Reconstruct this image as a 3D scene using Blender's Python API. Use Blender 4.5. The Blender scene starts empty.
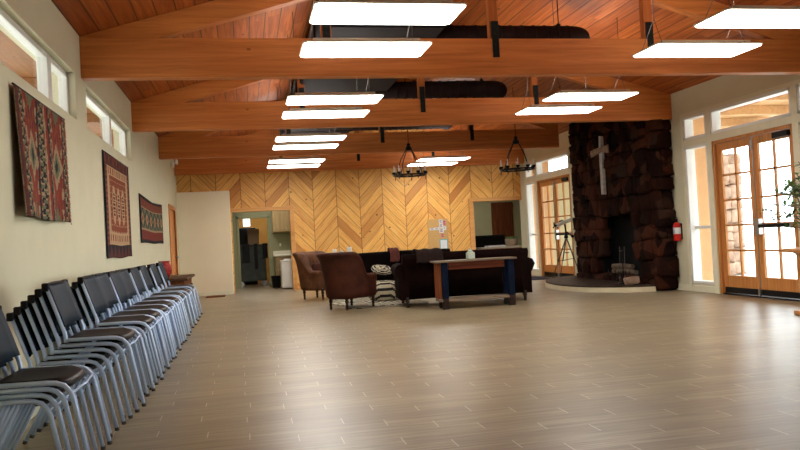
import bpy, bmesh, math, random
from mathutils import Vector, Matrix
random.seed(7)
R = random.random
PI = math.pi
SC = bpy.context.scene
COL = SC.collection

# ---------------------------------------------------------------- dimensions
XL, XR = -1.567, 7.404          # side walls
YF, YB = -3.0, 19.45            # wall behind the viewer, timber wall
ZE, SLOPE, XM = 3.42, 0.285, 2.92   # eave height, roof pitch, ridge
ZR = ZE + SLOPE * (XM - XL)
ZBT, ZBB = 3.40, 2.98           # tie beam top / bottom
TRUSS = [8.29, 11.94, 15.62, 19.06]
def roof_z(x): return ZE + SLOPE * ((x - XL) if x < XM else (XR - x))

# ---------------------------------------------------------------- materials
class NT:
    def __init__(s, name):
        m = bpy.data.materials.new(name); m.use_nodes = True
        s.m = m; s.t = m.node_tree; s.n = s.t.nodes; s.l = s.t.links
        s.b = s.n['Principled BSDF']; s.o = s.n['Material Output']
    def node(s, ty, **kw):
        n = s.n.new(ty)
        for k, v in kw.items(): setattr(n, k, v)
        return n
    def put(s, v, sock):
        if hasattr(v, 'is_output') or isinstance(v, bpy.types.NodeSocket): s.l.new(v, sock)
        else: sock.default_value = v
    def math(s, op, a, b=0.0, c=None):
        n = s.node('ShaderNodeMath', operation=op)
        s.put(a, n.inputs[0]); s.put(b, n.inputs[1])
        if c is not None: s.put(c, n.inputs[2])
        return n.outputs[0]
    def xyz(s):
        tc = s.node('ShaderNodeTexCoord'); sp = s.node('ShaderNodeSeparateXYZ')
        s.l.new(tc.outputs['Object'], sp.inputs[0]); return sp.outputs[0], sp.outputs[1], sp.outputs[2]
    def comb(s, x, y, z):
        n = s.node('ShaderNodeCombineXYZ')
        for i, v in enumerate((x, y, z)): s.put(v, n.inputs[i])
        return n.outputs[0]
    def noise(s, vec, scale=5., detail=3., rough=.55, dist=0.):
        n = s.node('ShaderNodeTexNoise'); s.l.new(vec, n.inputs['Vector'])
        n.inputs['Scale'].default_value = scale; n.inputs['Detail'].default_value = detail
        n.inputs['Roughness'].default_value = rough; n.inputs['Distortion'].default_value = dist
        return n.outputs['Fac']
    def white(s, vec):
        n = s.node('ShaderNodeTexWhiteNoise', noise_dimensions='3D'); s.l.new(vec, n.inputs['Vector'])
        return n.outputs['Value']
    def ramp(s, f, stops, interp='LINEAR'):
        n = s.node('ShaderNodeValToRGB'); s.l.new(f, n.inputs[0]); cr = n.color_ramp; cr.interpolation = interp
        while len(cr.elements) > 1: cr.elements.remove(cr.elements[0])
        cr.elements[0].position = stops[0][0]; cr.elements[0].color = (*stops[0][1], 1)
        for p, c in stops[1:]:
            e = cr.elements.new(p); e.color = (*c, 1)
        return n.outputs[0]
    def mix(s, f, a, b, mode='MIX'):
        n = s.node('ShaderNodeMix', data_type='RGBA', blend_type=mode)
        s.put(f, n.inputs[0])
        for v, i in ((a, 6), (b, 7)):
            if isinstance(v, tuple): n.inputs[i].default_value = (*v[:3], 1)
            else: s.l.new(v, n.inputs[i])
        return n.outputs[2]
    def bump(s, h, strength=.3, dist=.01):
        n = s.node('ShaderNodeBump'); n.inputs['Strength'].default_value = strength
        n.inputs['Distance'].default_value = dist; s.l.new(h, n.inputs['Height'])
        s.l.new(n.outputs[0], s.b.inputs['Normal'])
    def done(s, col, rough=.6, metal=0., spec=None):
        s.put((*col, 1) if isinstance(col, tuple) else col, s.b.inputs['Base Color'])
        s.put(rough, s.b.inputs['Roughness']); s.b.inputs['Metallic'].default_value = metal
        if spec is not None: s.b.inputs['Specular IOR Level'].default_value = spec
        return s.m

def plain(name, c, rough=.6, metal=0., var=.12, scale=6., bump=0., spec=None):
    t = NT(name); tc = t.node('ShaderNodeTexCoord')
    f = t.noise(tc.outputs['Object'], scale, 4.)
    a = tuple(max(0, x * (1 - var)) for x in c); b = tuple(min(1, x * (1 + var)) for x in c)
    col = t.ramp(f, [(.3, a), (.7, b)])
    if bump: t.bump(f, bump, .01)
    return t.done(col, rough, metal, .25 if spec is None else spec)

def grain(t, x, y, z, axis, freq=26., seed=0.):
    s = [freq, freq, freq]; s[axis] = freq * .045
    v = t.comb(t.math('MULTIPLY_ADD', x, s[0], seed), t.math('MULTIPLY', y, s[1]), t.math('MULTIPLY', z, s[2]))
    return t.noise(v, 1., 5., .6, .6)

def knots(t, vec, scale=2.2, size=.10):
    n = t.node('ShaderNodeTexVoronoi'); t.l.new(vec, n.inputs['Vector']); n.inputs['Scale'].default_value = scale
    return t.math('LESS_THAN', n.outputs['Distance'], size)

def wood(name, dark, light, axis=0, freq=26., rough=.5, knot=True, spec=.3):
    t = NT(name); x, y, z = t.xyz(); g = grain(t, x, y, z, axis, freq)
    col = t.ramp(g, [(.28, dark), (.5, tuple((a + b) / 2 for a, b in zip(dark, light))), (.72, light)])
    if knot:
        s = [1., 1., 1.]; s[axis] = .55
        k = knots(t, t.comb(t.math('MULTIPLY', x, s[0]), t.math('MULTIPLY', y, s[1]), t.math('MULTIPLY', z, s[2])), 3.2, .045)
        col = t.mix(t.math('MULTIPLY', k, .6), col, tuple(c * .3 for c in dark))
    t.bump(g, .12, .004)
    return t.done(col, rough, 0., spec)

def plank_ceiling():
    t = NT('pine_board_ceiling'); x, y, z = t.xyz()
    u = t.math('DIVIDE', x, .195); pid = t.math('FLOOR', u)
    h = t.white(t.comb(pid, 0., 0.))
    seg = t.math('FLOOR', t.math('MULTIPLY_ADD', h, 7., t.math('DIVIDE', y, 3.4)))
    h2 = t.white(t.comb(pid, seg, 3.))
    g = grain(t, x, y, h2, 1, 22.)
    col = t.ramp(g, [(.3, (.26, .052, .010)), (.5, (.44, .11, .020)), (.7, (.62, .19, .042))])
    col = t.mix(t.math('MULTIPLY_ADD', h2, .5, .0), col, (.19, .034, .007))
    k = knots(t, t.comb(x, t.math('MULTIPLY', y, .5), 0.), 3., .075)
    col = t.mix(t.math('MULTIPLY', k, .75), col, (.06, .014, .004))
    fr = t.math('FRACT', u)
    e = t.math('LESS_THAN', t.math('MINIMUM', fr, t.math('SUBTRACT', 1., fr)), .035)
    col = t.mix(t.math('MULTIPLY', e, .85), col, (.03, .008, .003))
    return t.done(col, .5, 0., .35)

def chevron():
    t = NT('chevron_pine_boards'); x, y, z = t.xyz()
    half = .602; u = t.math('DIVIDE', t.math('SUBTRACT', x, 1.18 - 12 * half), half)
    cid = t.math('FLOOR', u)
    tri = t.math('PINGPONG', t.math('SUBTRACT', x, 1.18 - 12 * half), half)   # 0 at apex columns
    v = t.math('DIVIDE', t.math('MULTIPLY_ADD', tri, 1.06, z), .262)
    pid = t.math('FLOOR', v)
    h = t.white(t.comb(pid, cid, 1.))
    # along-board coordinate for the grain: flips with the column
    sgn = t.math('MULTIPLY_ADD', t.math('MODULO', cid, 2.), -2., 1.)
    al = t.math('SUBTRACT', t.math('MULTIPLY', x, sgn), z)
    gv = t.comb(t.math('MULTIPLY_ADD', h, 9., t.math('MULTIPLY', al, 1.3)), t.math('MULTIPLY', v, 5.), t.math('MULTIPLY', h, 5.))
    g = t.noise(gv, 1.2, 5., .6, .8)
    col = t.ramp(g, [(.28, (.60, .26, .050)), (.5, (.84, .45, .115)), (.74, (.92, .62, .21))])
    col = t.mix(t.ramp(h, [(0., (0, 0, 0)), (.6, (.15, .15, .15)), (.86, (.4, .4, .4)), (1., (.85, .85, .85))]), col, (.46, .16, .035))
    k = knots(t, t.comb(x, z, h), 3.6, .085)
    col = t.mix(t.math('MULTIPLY', k, .85), col, (.12, .035, .010))
    fr = t.math('FRACT', v)
    e = t.math('LESS_THAN', t.math('MINIMUM', fr, t.math('SUBTRACT', 1., fr)), .028)
    fu = t.math('FRACT', u)
    e2 = t.math('LESS_THAN', t.math('MINIMUM', fu, t.math('SUBTRACT', 1., fu)), .012)
    col = t.mix(t.math('MULTIPLY', t.math('MAXIMUM', e, e2), .78), col, (.13, .04, .012))
    return t.done(col, .5, 0., .35)

def plank_floor():
    t = NT('wood_look_floor_tiles'); x, y, z = t.xyz()
    W, L = .155, .84
    v = t.math('DIVIDE', y, W); rid = t.math('FLOOR', v)
    off = t.white(t.comb(rid, 2., 0.))
    third = t.math('MULTIPLY', t.math('FLOOR', t.math('MULTIPLY', t.math('MULTIPLY_ADD', off, .2, t.math('MULTIPLY', rid, .3333)), 3.)), .3333)
    u = t.math('ADD', t.math('DIVIDE', x, L), t.math('MULTIPLY_ADD', rid, .3333, t.math('MULTIPLY', off, .08))); cid = t.math('FLOOR', u)
    h = t.white(t.comb(rid, cid, 0.))
    gv = t.comb(t.math('MULTIPLY_ADD', h, 13., t.math('MULTIPLY', x, 1.6)), t.math('MULTIPLY', y, 30.), h)
    g = t.noise(gv, 1., 5., .62, .5)
    col = t.ramp(g, [(.25, (.105, .075, .038)), (.5, (.255, .198, .115)), (.75, (.41, .34, .215))])
    col = t.mix(t.math('MULTIPLY', h, .55), col, (.165, .12, .068))
    fu = t.math('FRACT', u); fv = t.math('FRACT', v)
    e1 = t.math('LESS_THAN', fu, .0065); e2 = t.math('LESS_THAN', fv, .026)
    col = t.mix(t.math('MULTIPLY', e2, .35), col, (.46, .37, .28))
    col = t.mix(t.math('MULTIPLY', e1, .8), col, (.60, .50, .40))
    t.bump(g, .05, .002)
    big = t.noise(t.comb(x, y, 0.), .9, 2.)
    rough = t.math('MULTIPLY_ADD', g, .12, t.math('MULTIPLY_ADD', big, .10, .24))
    return t.done(col, rough, 0., .42)

def rock_mat():
    t = NT('fieldstone'); tc = t.node('ShaderNodeTexCoord'); o = tc.outputs['Object']
    vo = t.node('ShaderNodeTexVoronoi'); t.l.new(o, vo.inputs['Vector']); vo.inputs['Scale'].default_value = 3.3
    sep = t.node('ShaderNodeSeparateColor'); t.l.new(vo.outputs['Color'], sep.inputs[0])
    col = t.ramp(sep.outputs[0], [(0., (.009, .004, .003)), (.4, (.026, .008, .0045)), (.68, (.085, .026, .013)), (1., (.045, .024, .016))])
    n = t.noise(o, 14., 5.); col = t.mix(t.math('MULTIPLY', n, .6), col, (.009, .004, .003))
    t.bump(n, .7, .03); return t.done(col, .9, 0., .06)

def glass_mat():
    t = NT('window_glass'); t.n.remove(t.b)
    tr = t.node('ShaderNodeBsdfTransparent'); gl = t.node('ShaderNodeBsdfGlossy'); gl.inputs['Roughness'].default_value = .02
    lw = t.node('ShaderNodeLayerWeight'); lw.inputs['Blend'].default_value = .5; mx = t.node('ShaderNodeMixShader')
    fac = t.math('MULTIPLY_ADD', t.math('POWER', lw.outputs['Facing'], 5.), .4, .02)
    tr.inputs[0].default_value = (.96, .98, .97, 1)
    t.l.new(fac, mx.inputs[0]); t.l.new(tr.outputs[0], mx.inputs[1]); t.l.new(gl.outputs[0], mx.inputs[2])
    t.l.new(mx.outputs[0], t.o.inputs[0]); return t.m

def emis(name, c, s):
    t = NT(name); t.b.inputs['Emission Color'].default_value = (*c, 1); t.b.inputs['Emission Strength'].default_value = s
    return t.done((.9, .9, .9), .4)

def foliage(name, a, b):
    t = NT(name); tc = t.node('ShaderNodeTexCoord'); f = t.noise(tc.outputs['Object'], 9., 3.)
    return t.done(t.ramp(f, [(.3, a), (.7, b)]), .5, 0., .3)

M = dict(
    plaster=plain('cream_plaster', (.64, .605, .43), .8, var=.025, scale=3., spec=.2),
    plaster2=plain('pale_plaster', (.80, .72, .52), .8, var=.02, scale=3., spec=.2),
    sage=plain('sage_paint', (.27, .26, .15), .7, var=.04),
    trim=plain('cream_gloss_trim', (.72, .68, .50), .4, var=.03),
    white=plain('white_enamel', (.78, .78, .74), .4, var=.02),
    ceiling=plank_ceiling(), chev=chevron(), floor=plank_floor(), rock=rock_mat(), glass=glass_mat(),
    beam=wood('fir_beam', (.42, .115, .024), (.70, .25, .062), 0, 17.),
    beam_z=wood('fir_post', (.30, .075, .017), (.50, .15, .036), 2, 20.),
    beam_y=wood('fir_purlin', (.40, .12, .026), (.62, .22, .06), 1, 20.),
    door=wood('oak_door', (.40, .145, .034), (.62, .27, .075), 2, 24., .42, False),
    doorh=wood('oak_rail', (.40, .145, .034), (.62, .27, .075), 1, 24., .42, False),
    casing=wood('pine_casing', (.58, .27, .075), (.72, .38, .13), 0, 20., .5, True),
    orange=wood('orange_casing', (.50, .16, .03), (.66, .25, .055), 2, 24., .4, False),
    rust=wood('barn_door_wood', (.10, .026, .008), (.22, .065, .02), 2, 22., .6, True, .15),
    darkwood=wood('dark_walnut', (.035, .014, .007), (.10, .042, .018), 0, 22., .45, False),
    agedtop=wood('worn_table_top', (.10, .065, .04), (.24, .17, .11), 0, 26., .5, False),
    apron=wood('worn_red_apron', (.06, .014, .006), (.17, .045, .018), 0, 20., .7, True, .1),
    bluewood=plain('dark_blue_paint', (.002, .006, .018), .8, var=.4, scale=12., spec=.1),
    legwood=wood('black_stained_leg', (.010, .004, .003), (.030, .011, .006), 2, 20., .35, False),
    chrome=plain('satin_silver_tube', (.58, .72, .95), .4, .15, var=.06),
    navy=plain('navy_vinyl', (.005, .016, .030), .6, var=.3, scale=9., spec=.2),
    seat=plain('black_vinyl', (.007, .004, .004), .45, var=.3, spec=.16),
    black=plain('black_iron', (.006, .006, .007), .45, .3, var=.2),
    plate=plain('dark_steel_plate', (.006, .011, .011), .5, .2, var=.2),
    duct=plain('dark_duct_metal', (.008, .005, .007), .85, 0., var=.25, scale=3.),
    duct2=plain('dark_duct_fabric', (.016, .006, .006), .8, 0., var=.25, scale=3.),
    gunmetal=plain('dull_grey_metal', (.10, .085, .08), .5, .4, var=.1), steel=plain('brushed_steel', (.45, .45, .44), .3, .9, var=.05),
    velvet=plain('brown_velvet', (.048, .012, .005), .75, var=.45, scale=5., bump=.2, spec=.2),
    velvet2=plain('tan_tufted_velvet', (.095, .036, .014), .75, var=.35, scale=7., bump=.2, spec=.2),
    leather=plain('dark_brown_leather', (.0065, .0022, .0016), .8, var=.5, scale=5., bump=.2, spec=.04),
    leather2=plain('near_black_leather', (.004, .002, .0018), .8, var=.5, scale=5., bump=.2, spec=.04),
    redclay=plain('red_glazed_clay', (.30, .022, .018), .3, var=.55, scale=22.),
    red=plain('red_enamel', (.55, .02, .015), .3, var=.05),
    paper=plain('paper', (.72, .73, .76), .8, var=.02), cork=plain('tan_board', (.56, .34, .13), .85, var=.08, scale=30.),
    teal=plain('teal_card', (.10, .42, .45), .7, var=.05), ink=plain('dark_print', (.03, .04, .10), .8, var=.3),
    pinkpaper=plain('pink_paper', (.65, .22, .20), .8, var=.1),
    candle=plain('white_wax', (.75, .70, .60), .5, var=.02), jar=plain('pale_green_glass_jar', (.42, .47, .38), .2, var=.1),
    kitch=wood('kitchen_cabinet_wood', (.26, .17, .075), (.38, .26, .125), 2, 20., .5, False),
    counter=plain('counter_laminate', (.60, .56, .45), .4, var=.03), bin=plain('grey_green_plastic', (.035, .042, .034), .55, var=.25),
    card=plain('cardboard', (.23, .15, .085), .8, var=.08), ochre=plain('ochre_paint', (.62, .34, .085), .8, var=.05),
    basket=plain('wicker', (.36, .27, .19), .8, var=.25, scale=40.),
    lamp=emis('fluorescent_diffuser', (1., .975, .92), 8.2), uplight_fill=emis('added_uplight_glow', (1., .96, .88), 11.), lamp3=emis('storeroom_lantern', (.85, 1., .95), 1.2), fill_lamp=emis('added_back_room_fill', (1., .98, .9), 7.),  # upward and back-room emitters are added fill, out of view
    housing=plain('lamp_housing', (.60, .52, .38), .5, var=.04),
    leaf=foliage('glossy_leaf', (.05, .14, .03), (.15, .30, .08)), leaf2=foliage('pale_tree_leaf', (.10, .20, .06), (.26, .38, .14)),
    bark=wood('bark', (.10, .07, .05), (.22, .16, .11), 2, 14., .9, False),
    turned=wood('turned_oak', (.34, .15, .05), (.55, .28, .11), 2, 20., .4, False),
    rockpale=plain('pale_pillar_stone', (.36, .24, .17), .9, var=.35, scale=6., bump=.4),
    ground=plain('pale_concrete', (.62, .58, .52), .9, var=.08, scale=1.5),
    porch=wood('porch_pine', (.50, .28, .12), (.68, .42, .20), 1, 16., .6, True), stucco=plain('tan_stucco', (.62, .36, .18), .9, var=.05), soffit=wood('soffit_pine', (.20, .085, .03), (.32, .15, .06), 1, 16., .6, True),
    slab=plain('hearth_top_stone', (.045, .028, .018), .55, var=.5, scale=7.), slab_edge=plain('cream_hearth_edge', (.62, .55, .38), .6, var=.06),
    soot=plain('soot', (.003, .003, .003), .9, var=.3), crossw=plain('driftwood_cross', (.42, .40, .37), .55, var=.35, scale=14.),
    crossb=plain('driftwood_crosspiece', (.26, .17, .11), .6, var=.35, scale=14.),
    mat=plain('dark_blue_mat', (.022, .016, .035), .9, var=.4, scale=20.), scuff=plain('scuffed_plaster', (.30, .245, .16), .85, var=.1),
    g_red=plain('wool_red', (.19, .024, .014), .95, var=.2, scale=40.), g_beige=plain('wool_beige', (.30, .21, .12), .95, var=.2, scale=40.),
    g_black=plain('wool_black', (.014, .012, .016), .95, var=.2, scale=40.), g_teal=plain('wool_olive', (.115, .125, .070), .95, var=.2, scale=40.),
    g_dark=plain('wool_maroon', (.085, .022, .018), .95, var=.2, scale=40.), g_cream=plain('wool_cream', (.42, .27, .15), .95, var=.15, scale=40.),
    g_rust=plain('wool_rust', (.20, .048, .022), .95, var=.2, scale=40.), z_white=plain('hide_white', (.46, .40, .28), .85, var=.15, scale=20.),
    z_black=plain('hide_black', (.014, .010, .009), .85, var=.2, scale=20.), throw=plain('pink_brown_throw', (.14, .04, .03), .9, var=.2, scale=20.),
    throw2=plain('dark_brown_throw', (.016, .007, .005), .95, var=.3, scale=12.),
)

# ---------------------------------------------------------------- mesh helpers
class MB:
    def __init__(s): s.bm = bmesh.new()
    def _xf(s, verts, mat):
        if mat is not None: bmesh.ops.transform(s.bm, matrix=mat, verts=verts)
    def box(s, x0, x1, y0, y1, z0, z1, bev=0., mat=None, seg=1, mi=0):
        r = bmesh.ops.create_cube(s.bm, size=1.); vs = r['verts']
        for v in vs:
            v.co = Vector((x0 + (v.co.x + .5) * (x1 - x0), y0 + (v.co.y + .5) * (y1 - y0), z0 + (v.co.z + .5) * (z1 - z0)))
        fs = set(f for v in vs for f in v.link_faces)
        for f in fs: f.material_index = mi
        if bev:
            es = list({e for v in vs for e in v.link_edges})
            r = bmesh.ops.bevel(s.bm, geom=es, offset=bev, segments=seg, affect='EDGES', profile=.5)
            vs = list({v for f in r['faces'] for v in f.verts} | {v for v in vs if v.is_valid})
        s._xf(vs, mat); return s
    def tube(s, pts, r, n=8, closed=False, mi=0, radii=None):
        P = [Vector(p) for p in pts]; rings = []; N = len(P); prev = None
        for i, p in enumerate(P):
            if closed: d = P[(i + 1) % N] - P[i - 1]
            else: d = P[min(i + 1, N - 1)] - P[max(i - 1, 0)]
            d.normalize()
            if prev is None:
                a = Vector((0, 0, 1)) if abs(d.z) < .9 else Vector((1, 0, 0)); prev = a
            u = prev - d * prev.dot(d)
            if u.length < 1e-5: u = d.orthogonal()
            u.normalize(); prev = u; w = d.cross(u); rr = radii[i] if radii else r
            rings.append([s.bm.verts.new(p + (u * math.cos(2 * PI * k / n) + w * math.sin(2 * PI * k / n)) * rr) for k in range(n)])
        for i in range(N if closed else N - 1):
            a, b = rings[i], rings[(i + 1) % N]
            for k in range(n):
                f = s.bm.faces.new((a[k], a[(k + 1) % n], b[(k + 1) % n], b[k])); f.smooth = True; f.material_index = mi
        if not closed:
            s.bm.faces.new(list(reversed(rings[0]))).material_index = mi; s.bm.faces.new(rings[-1]).material_index = mi
        return s
    def lathe(s, prof, c=(0, 0, 0), n=20, mat=None, mi=0, capt=True):
        rings = []; allv = []
        for r, z in prof:
            ring = [s.bm.verts.new((c[0] + r * math.cos(2 * PI * k / n), c[1] + r * math.sin(2 * PI * k / n), c[2] + z)) for k in range(n)]
            rings.append(ring); allv += ring
        for a, b in zip(rings, rings[1:]):
            for k in range(n):
                f = s.bm.faces.new((a[k], a[(k + 1) % n], b[(k + 1) % n], b[k])); f.smooth = True; f.material_index = mi
        if capt:
            s.bm.faces.new(list(reversed(rings[0]))).material_index = mi; s.bm.faces.new(rings[-1]).material_index = mi
        s._xf(allv, mat); return s
    def prism(s, poly, z0, z1, mat=None, mi=0, side_mi=None):
        a = [s.bm.verts.new((x, y, z0)) for x, y in poly]; b = [s.bm.verts.new((x, y, z1)) for x, y in poly]
        s.bm.faces.new(list(reversed(a))).material_index = mi; s.bm.faces.new(b).material_index = mi; n = len(a)
        for k in range(n):
            f = s.bm.faces.new((a[k], a[(k + 1) % n], b[(k + 1) % n], b[k])); f.material_index = mi if side_mi is None else side_mi
        s._xf(a + b, mat); return s
    def grid(s, nu, nv, fn, thick=None, pat=None, smooth=True):
        V = [[s.bm.verts.new(fn(i / nu, j / nv)) for j in range(nv + 1)] for i in range(nu + 1)]
        for i in range(nu):
            for j in range(nv):
                f = s.bm.faces.new((V[i][j], V[i + 1][j], V[i + 1][j + 1], V[i][j + 1])); f.smooth = smooth
                if pat: f.material_index = pat((i + .5) / nu, (j + .5) / nv)
        return s
    def sweep(s, path, sect, closed_sect=True, caps=True):
        """path: list of (origin, normal) ; sect(i) -> list of (n, z)"""
        rings = []
        for i, (o, nr) in enumerate(path):
            rings.append([s.bm.verts.new(Vector((o[0] + nr[0] * a, o[1] + nr[1] * a, b))) for a, b in sect(i)])
        n = len(rings[0])
        for a, b in zip(rings, rings[1:]):
            for k in range(n):
                f = s.bm.faces.new((a[k], b[k], b[(k + 1) % n], a[(k + 1) % n])); f.smooth = True
        if caps: s.bm.faces.new(rings[0]); s.bm.faces.new(list(reversed(rings[-1])))
        return s
    def build(s, name, mats, parent=None, solid=0., sub=0, offset=0.):
        bmesh.ops.recalc_face_normals(s.bm, faces=s.bm.faces)
        me = bpy.data.meshes.new(name); s.bm.to_mesh(me); s.bm.free()
        for m in (mats if isinstance(mats, (list, tuple)) else [mats]): me.materials.append(m)
        o = bpy.data.objects.new(name, me); COL.objects.link(o)
        if parent: o.parent = parent
        if solid:
            md = o.modifiers.new('Solidify', 'SOLIDIFY'); md.thickness = solid; md.offset = offset
        if sub:
            md = o.modifiers.new('Subdivision', 'SUBSURF'); md.levels = sub; md.render_levels = sub
        return o

def tag(o, label, cat, group=None, kind=None):
    o['label'] = label; o['category'] = cat
    if group: o['group'] = group
    if kind: o['kind'] = kind
    return o
def empty(name, loc=(0, 0, 0), rz=0., label='', cat='', group=None):
    o = bpy.data.objects.new(name, None); COL.objects.link(o); o.location = loc; o.rotation_euler.z = rz
    o.empty_display_size = .2
    return tag(o, label, cat, group) if label else o
def copy_tree(o, parent=None):
    c = o.copy(); COL.objects.link(c); c.parent = parent
    for ch in list(o.children): copy_tree(ch, c)
    return c
def struct(o, label=None, cat=None):
    o['kind'] = 'structure'
    if label: o['label'] = label
    if cat: o['category'] = cat
    return o
def arc(cx, cy, r, a0, a1, n):
    return [(cx + r * math.cos(a0 + (a1 - a0) * i / n), cy + r * math.sin(a0 + (a1 - a0) * i / n)) for i in range(n + 1)]

def wall_mesh(mb, axis, c0, c1, u0, u1, z0, z1, holes):
    """solid wall with rectangular holes (u0,u1,z0,z1); axis 'x': wall lies in a plane x=const"""
    us = sorted({u0, u1} | {v for h in holes for v in h[:2]}); zs = sorted({z0, z1} | {v for h in holes for v in h[2:]})
    for a, b in zip(us, us[1:]):
        run = None
        for c, d in zip(zs, zs[1:]):
            m, k = (a + b) / 2, (c + d) / 2
            hole = any(h[0] < m < h[1] and h[2] < k < h[3] for h in holes)
            if hole:
                if run: mb_box(mb, axis, c0, c1, a, b, *run); run = None
            else: run = (run[0], d) if run else (c, d)
        if run: mb_box(mb, axis, c0, c1, a, b, *run)
def mb_box(mb, axis, c0, c1, a, b, z0, z1, mi=0, bev=0.):
    if axis == 'x': mb.box(c0, c1, a, b, z0, z1, bev, mi=mi)
    else: mb.box(a, b, c0, c1, z0, z1, bev, mi=mi)

# ================================================================= SETTING
m = MB(); m.box(XL - .2, XR + .2, YF, 24.6, -.1, 0); m.box(XR + .2, 9.6, YB, 24.6, -.1, 0); struct(m.build('floor', M['floor']), 'wood-look tile floor', 'floor')

m = MB(); th = .14
for s in (0, 1):
    xa, xb = (XL - 1.1, XM) if s == 0 else (XM, XR + 1.1)
    za = roof_z(xa); zb = roof_z(xb)
    poly = [(xa, za), (xb, zb), (xb, zb + th), (xa, za + th)]
    mat = Matrix(((1, 0, 0, 0), (0, 0, 1, 0), (0, 1, 0, 0), (0, 0, 0, 1)))
    m.prism(poly, YF - .2, 24.8, mat)
struct(m.build('ceiling', M['ceiling']), 'sloping pine board ceiling', 'ceiling')

# window / door groups of the right wall: (far edge, door width scale)
ZG = dict(sz0=.14, sz1=2.44, tz0=2.55, tz1=2.945, dz1=2.44)
def group_layout(yf, dw):
    s1 = (yf - .68, yf - .04); d = (yf - .80 - dw, yf - .80); s2 = (d[0] - .76, d[0] - .12)
    return s1, d, s2
GROUPS = [(19.07, 1.98), (11.65, 1.83), (7.2, 1.83), (2.9, 1.83)]
holes = []
for yf, dw in GROUPS:
    s1, d, s2 = group_layout(yf, dw)
    holes += [(s1[0], s1[1], ZG['sz0'], ZG['sz1']), (d[0], d[1], -.001, ZG['dz1'])]
    holes += [(s1[0], s1[1], ZG['tz0'], ZG['tz1']), (d[0], d[1], ZG['tz0'], ZG['tz1'])]
    if yf != 19.07: holes += [(s2[0], s2[1], ZG['sz0'], ZG['sz1']), (s2[0], s2[1], ZG['tz0'], ZG['tz1'])]
m = MB(); wall_mesh(m, 'x', XR, XR + .16, YF, YB + .14, 0, ZE, holes)
struct(m.build('wall_right', M['plaster']), 'cream wall with the glazed doors', 'wall')
# left wall: two clerestory windows, one door
LW = [(5.2, 8.0, 2.50, 2.97), (8.52, 11.75, 2.50, 2.97)]
LW0 = [(.6, 4.3, 2.50, 2.97)]
LD = (17.15, 18.55, 0, 2.08)
m = MB(); wall_mesh(m, 'x', XL - .24, XL, YF, 24.6, 0, ZE, LW + LW0 + [LD]); struct(m.build('wall_left', M['plaster']), 'cream wall behind the stacked chairs', 'wall')
# timber wall with kitchen opening and passage opening
KO = (-.27, 1.17, 0, 2.03); PO = (6.04, XR, 0, 2.03)
m = MB(); wall_mesh(m, 'y', YB, YB + .14, XL, XR, 0, ZE, [KO, PO])
mat = Matrix(((1, 0, 0, 0), (0, 0, 1, 0), (0, 1, 0, 0), (0, 0, 0, 1)))
m.prism([(XL, ZE), (XR, ZE), (XM, ZR)], YB, YB + .14, mat)
struct(m.build('wall_back', M['chev']), 'chevron pine board wall', 'wall')
m = MB(); m.box(XL - .2, XR + .2, YF - .15, YF, 0, ZE); m.prism([(XL, ZE), (XR, ZE), (XM, ZR)], YF - .15, YF, mat)
struct(m.build('wall_front', M['plaster']))
m = MB(); m.box(XL, KO[0] - .03, YB - .26, YB - .001, 0, 2.56, .008); struct(m.build('wall_partition', M['plaster2']), 'pale plaster partition below the timber wall', 'wall')
# casings in pine around the openings
m = MB()
m.box(KO[1], KO[1] + .11, YB - .03, YB + .16, 0, KO[3] + .0, .004); m.box(KO[0] - .03, KO[1] + .11, YB - .03, YB + .16, KO[3], KO[3] + .10, .004)
struct(m.build('trim_1', M['casing']), 'pine casing of the kitchen opening', 'trim')
m = MB()
m.box(PO[0] - .13, PO[0], YB - .03, YB + .16, 0, PO[3], .004); m.box(PO[0] - .13, XR, YB - .03, YB + .16, PO[3], PO[3] + .10, .004)
struct(m.build('trim_2', M['casing']), 'pine casing of the passage opening', 'trim')
m = MB()
segs = [(YF, 2.9 - .8 - 1.83 - .8)]
ys = YF
for yf, dw in sorted(GROUPS):
    s1, d, s2 = group_layout(yf, dw)
    m.box(XR - .018, XR, ys, d[0], 0, .11, .004); ys = d[1]
m.box(XR - .018, XR, ys, YB, 0, .11, .004)
struct(m.build('baseboard_right', M['trim']))
m = MB(); m.box(XL, XL + .018, YF, LD[0] - .08, 0, .11, .004); m.box(XL, XL + .018, LD[1] + .08, YB - .26, 0, .11, .004)
struct(m.build('baseboard_left', M['trim']))
m = MB(); m.box(XL + .018, KO[0] - .03, YB - .275, YB - .26, 0, .10, .003); struct(m.build('baseboard_back', M['trim']))

# rooms beyond the timber wall
YK = 21.5
m = MB(); KD = (-.12, .66, 0, 1.93)
wall_mesh(m, 'y', YK, YK + .12, KO[0] - .1, 1.7, 0, 2.5, [KD])
m.box(KO[0] - .16, KO[0] - .04, YB + .14, YK + .12, 0, 2.5); m.box(1.62, 1.72, YB + .14, YK + .12, 0, 2.5)
m.box(KO[0] - .16, 1.72, YB + .14, YK + .12, 2.5, 2.56)
struct(m.build('wall_kitchen', M['sage']), 'sage painted walls of the kitchen recess', 'wall')
m = MB(); m.box(-.9, 1.6, 24.4, 24.5, 0, 2.6); m.box(-.98, -.88, YK + .12, 24.5, 0, 2.6); m.box(1.55, 1.65, YK + .12, 24.5, 0, 2.6); m.box(-.98, 1.65, YK + .12, 24.5, 2.6, 2.66)
struct(m.build('wall_storeroom', M['ochre']), 'ochre walls of the storeroom beyond the kitchen', 'wall')
m = MB()
for a, b in ((KD[0] - .07, KD[0]), (KD[1], KD[1] + .07)): m.box(a, b, YK - .025, YK + .14, 0, KD[3] + .07, .004)
m.box(KD[0] - .07, KD[1] + .07, YK - .025, YK + .14, KD[3], KD[3] + .07, .004)
struct(m.build('trim_3', M['sage']), 'sage painted frame of the storeroom doorway', 'trim')
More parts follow.
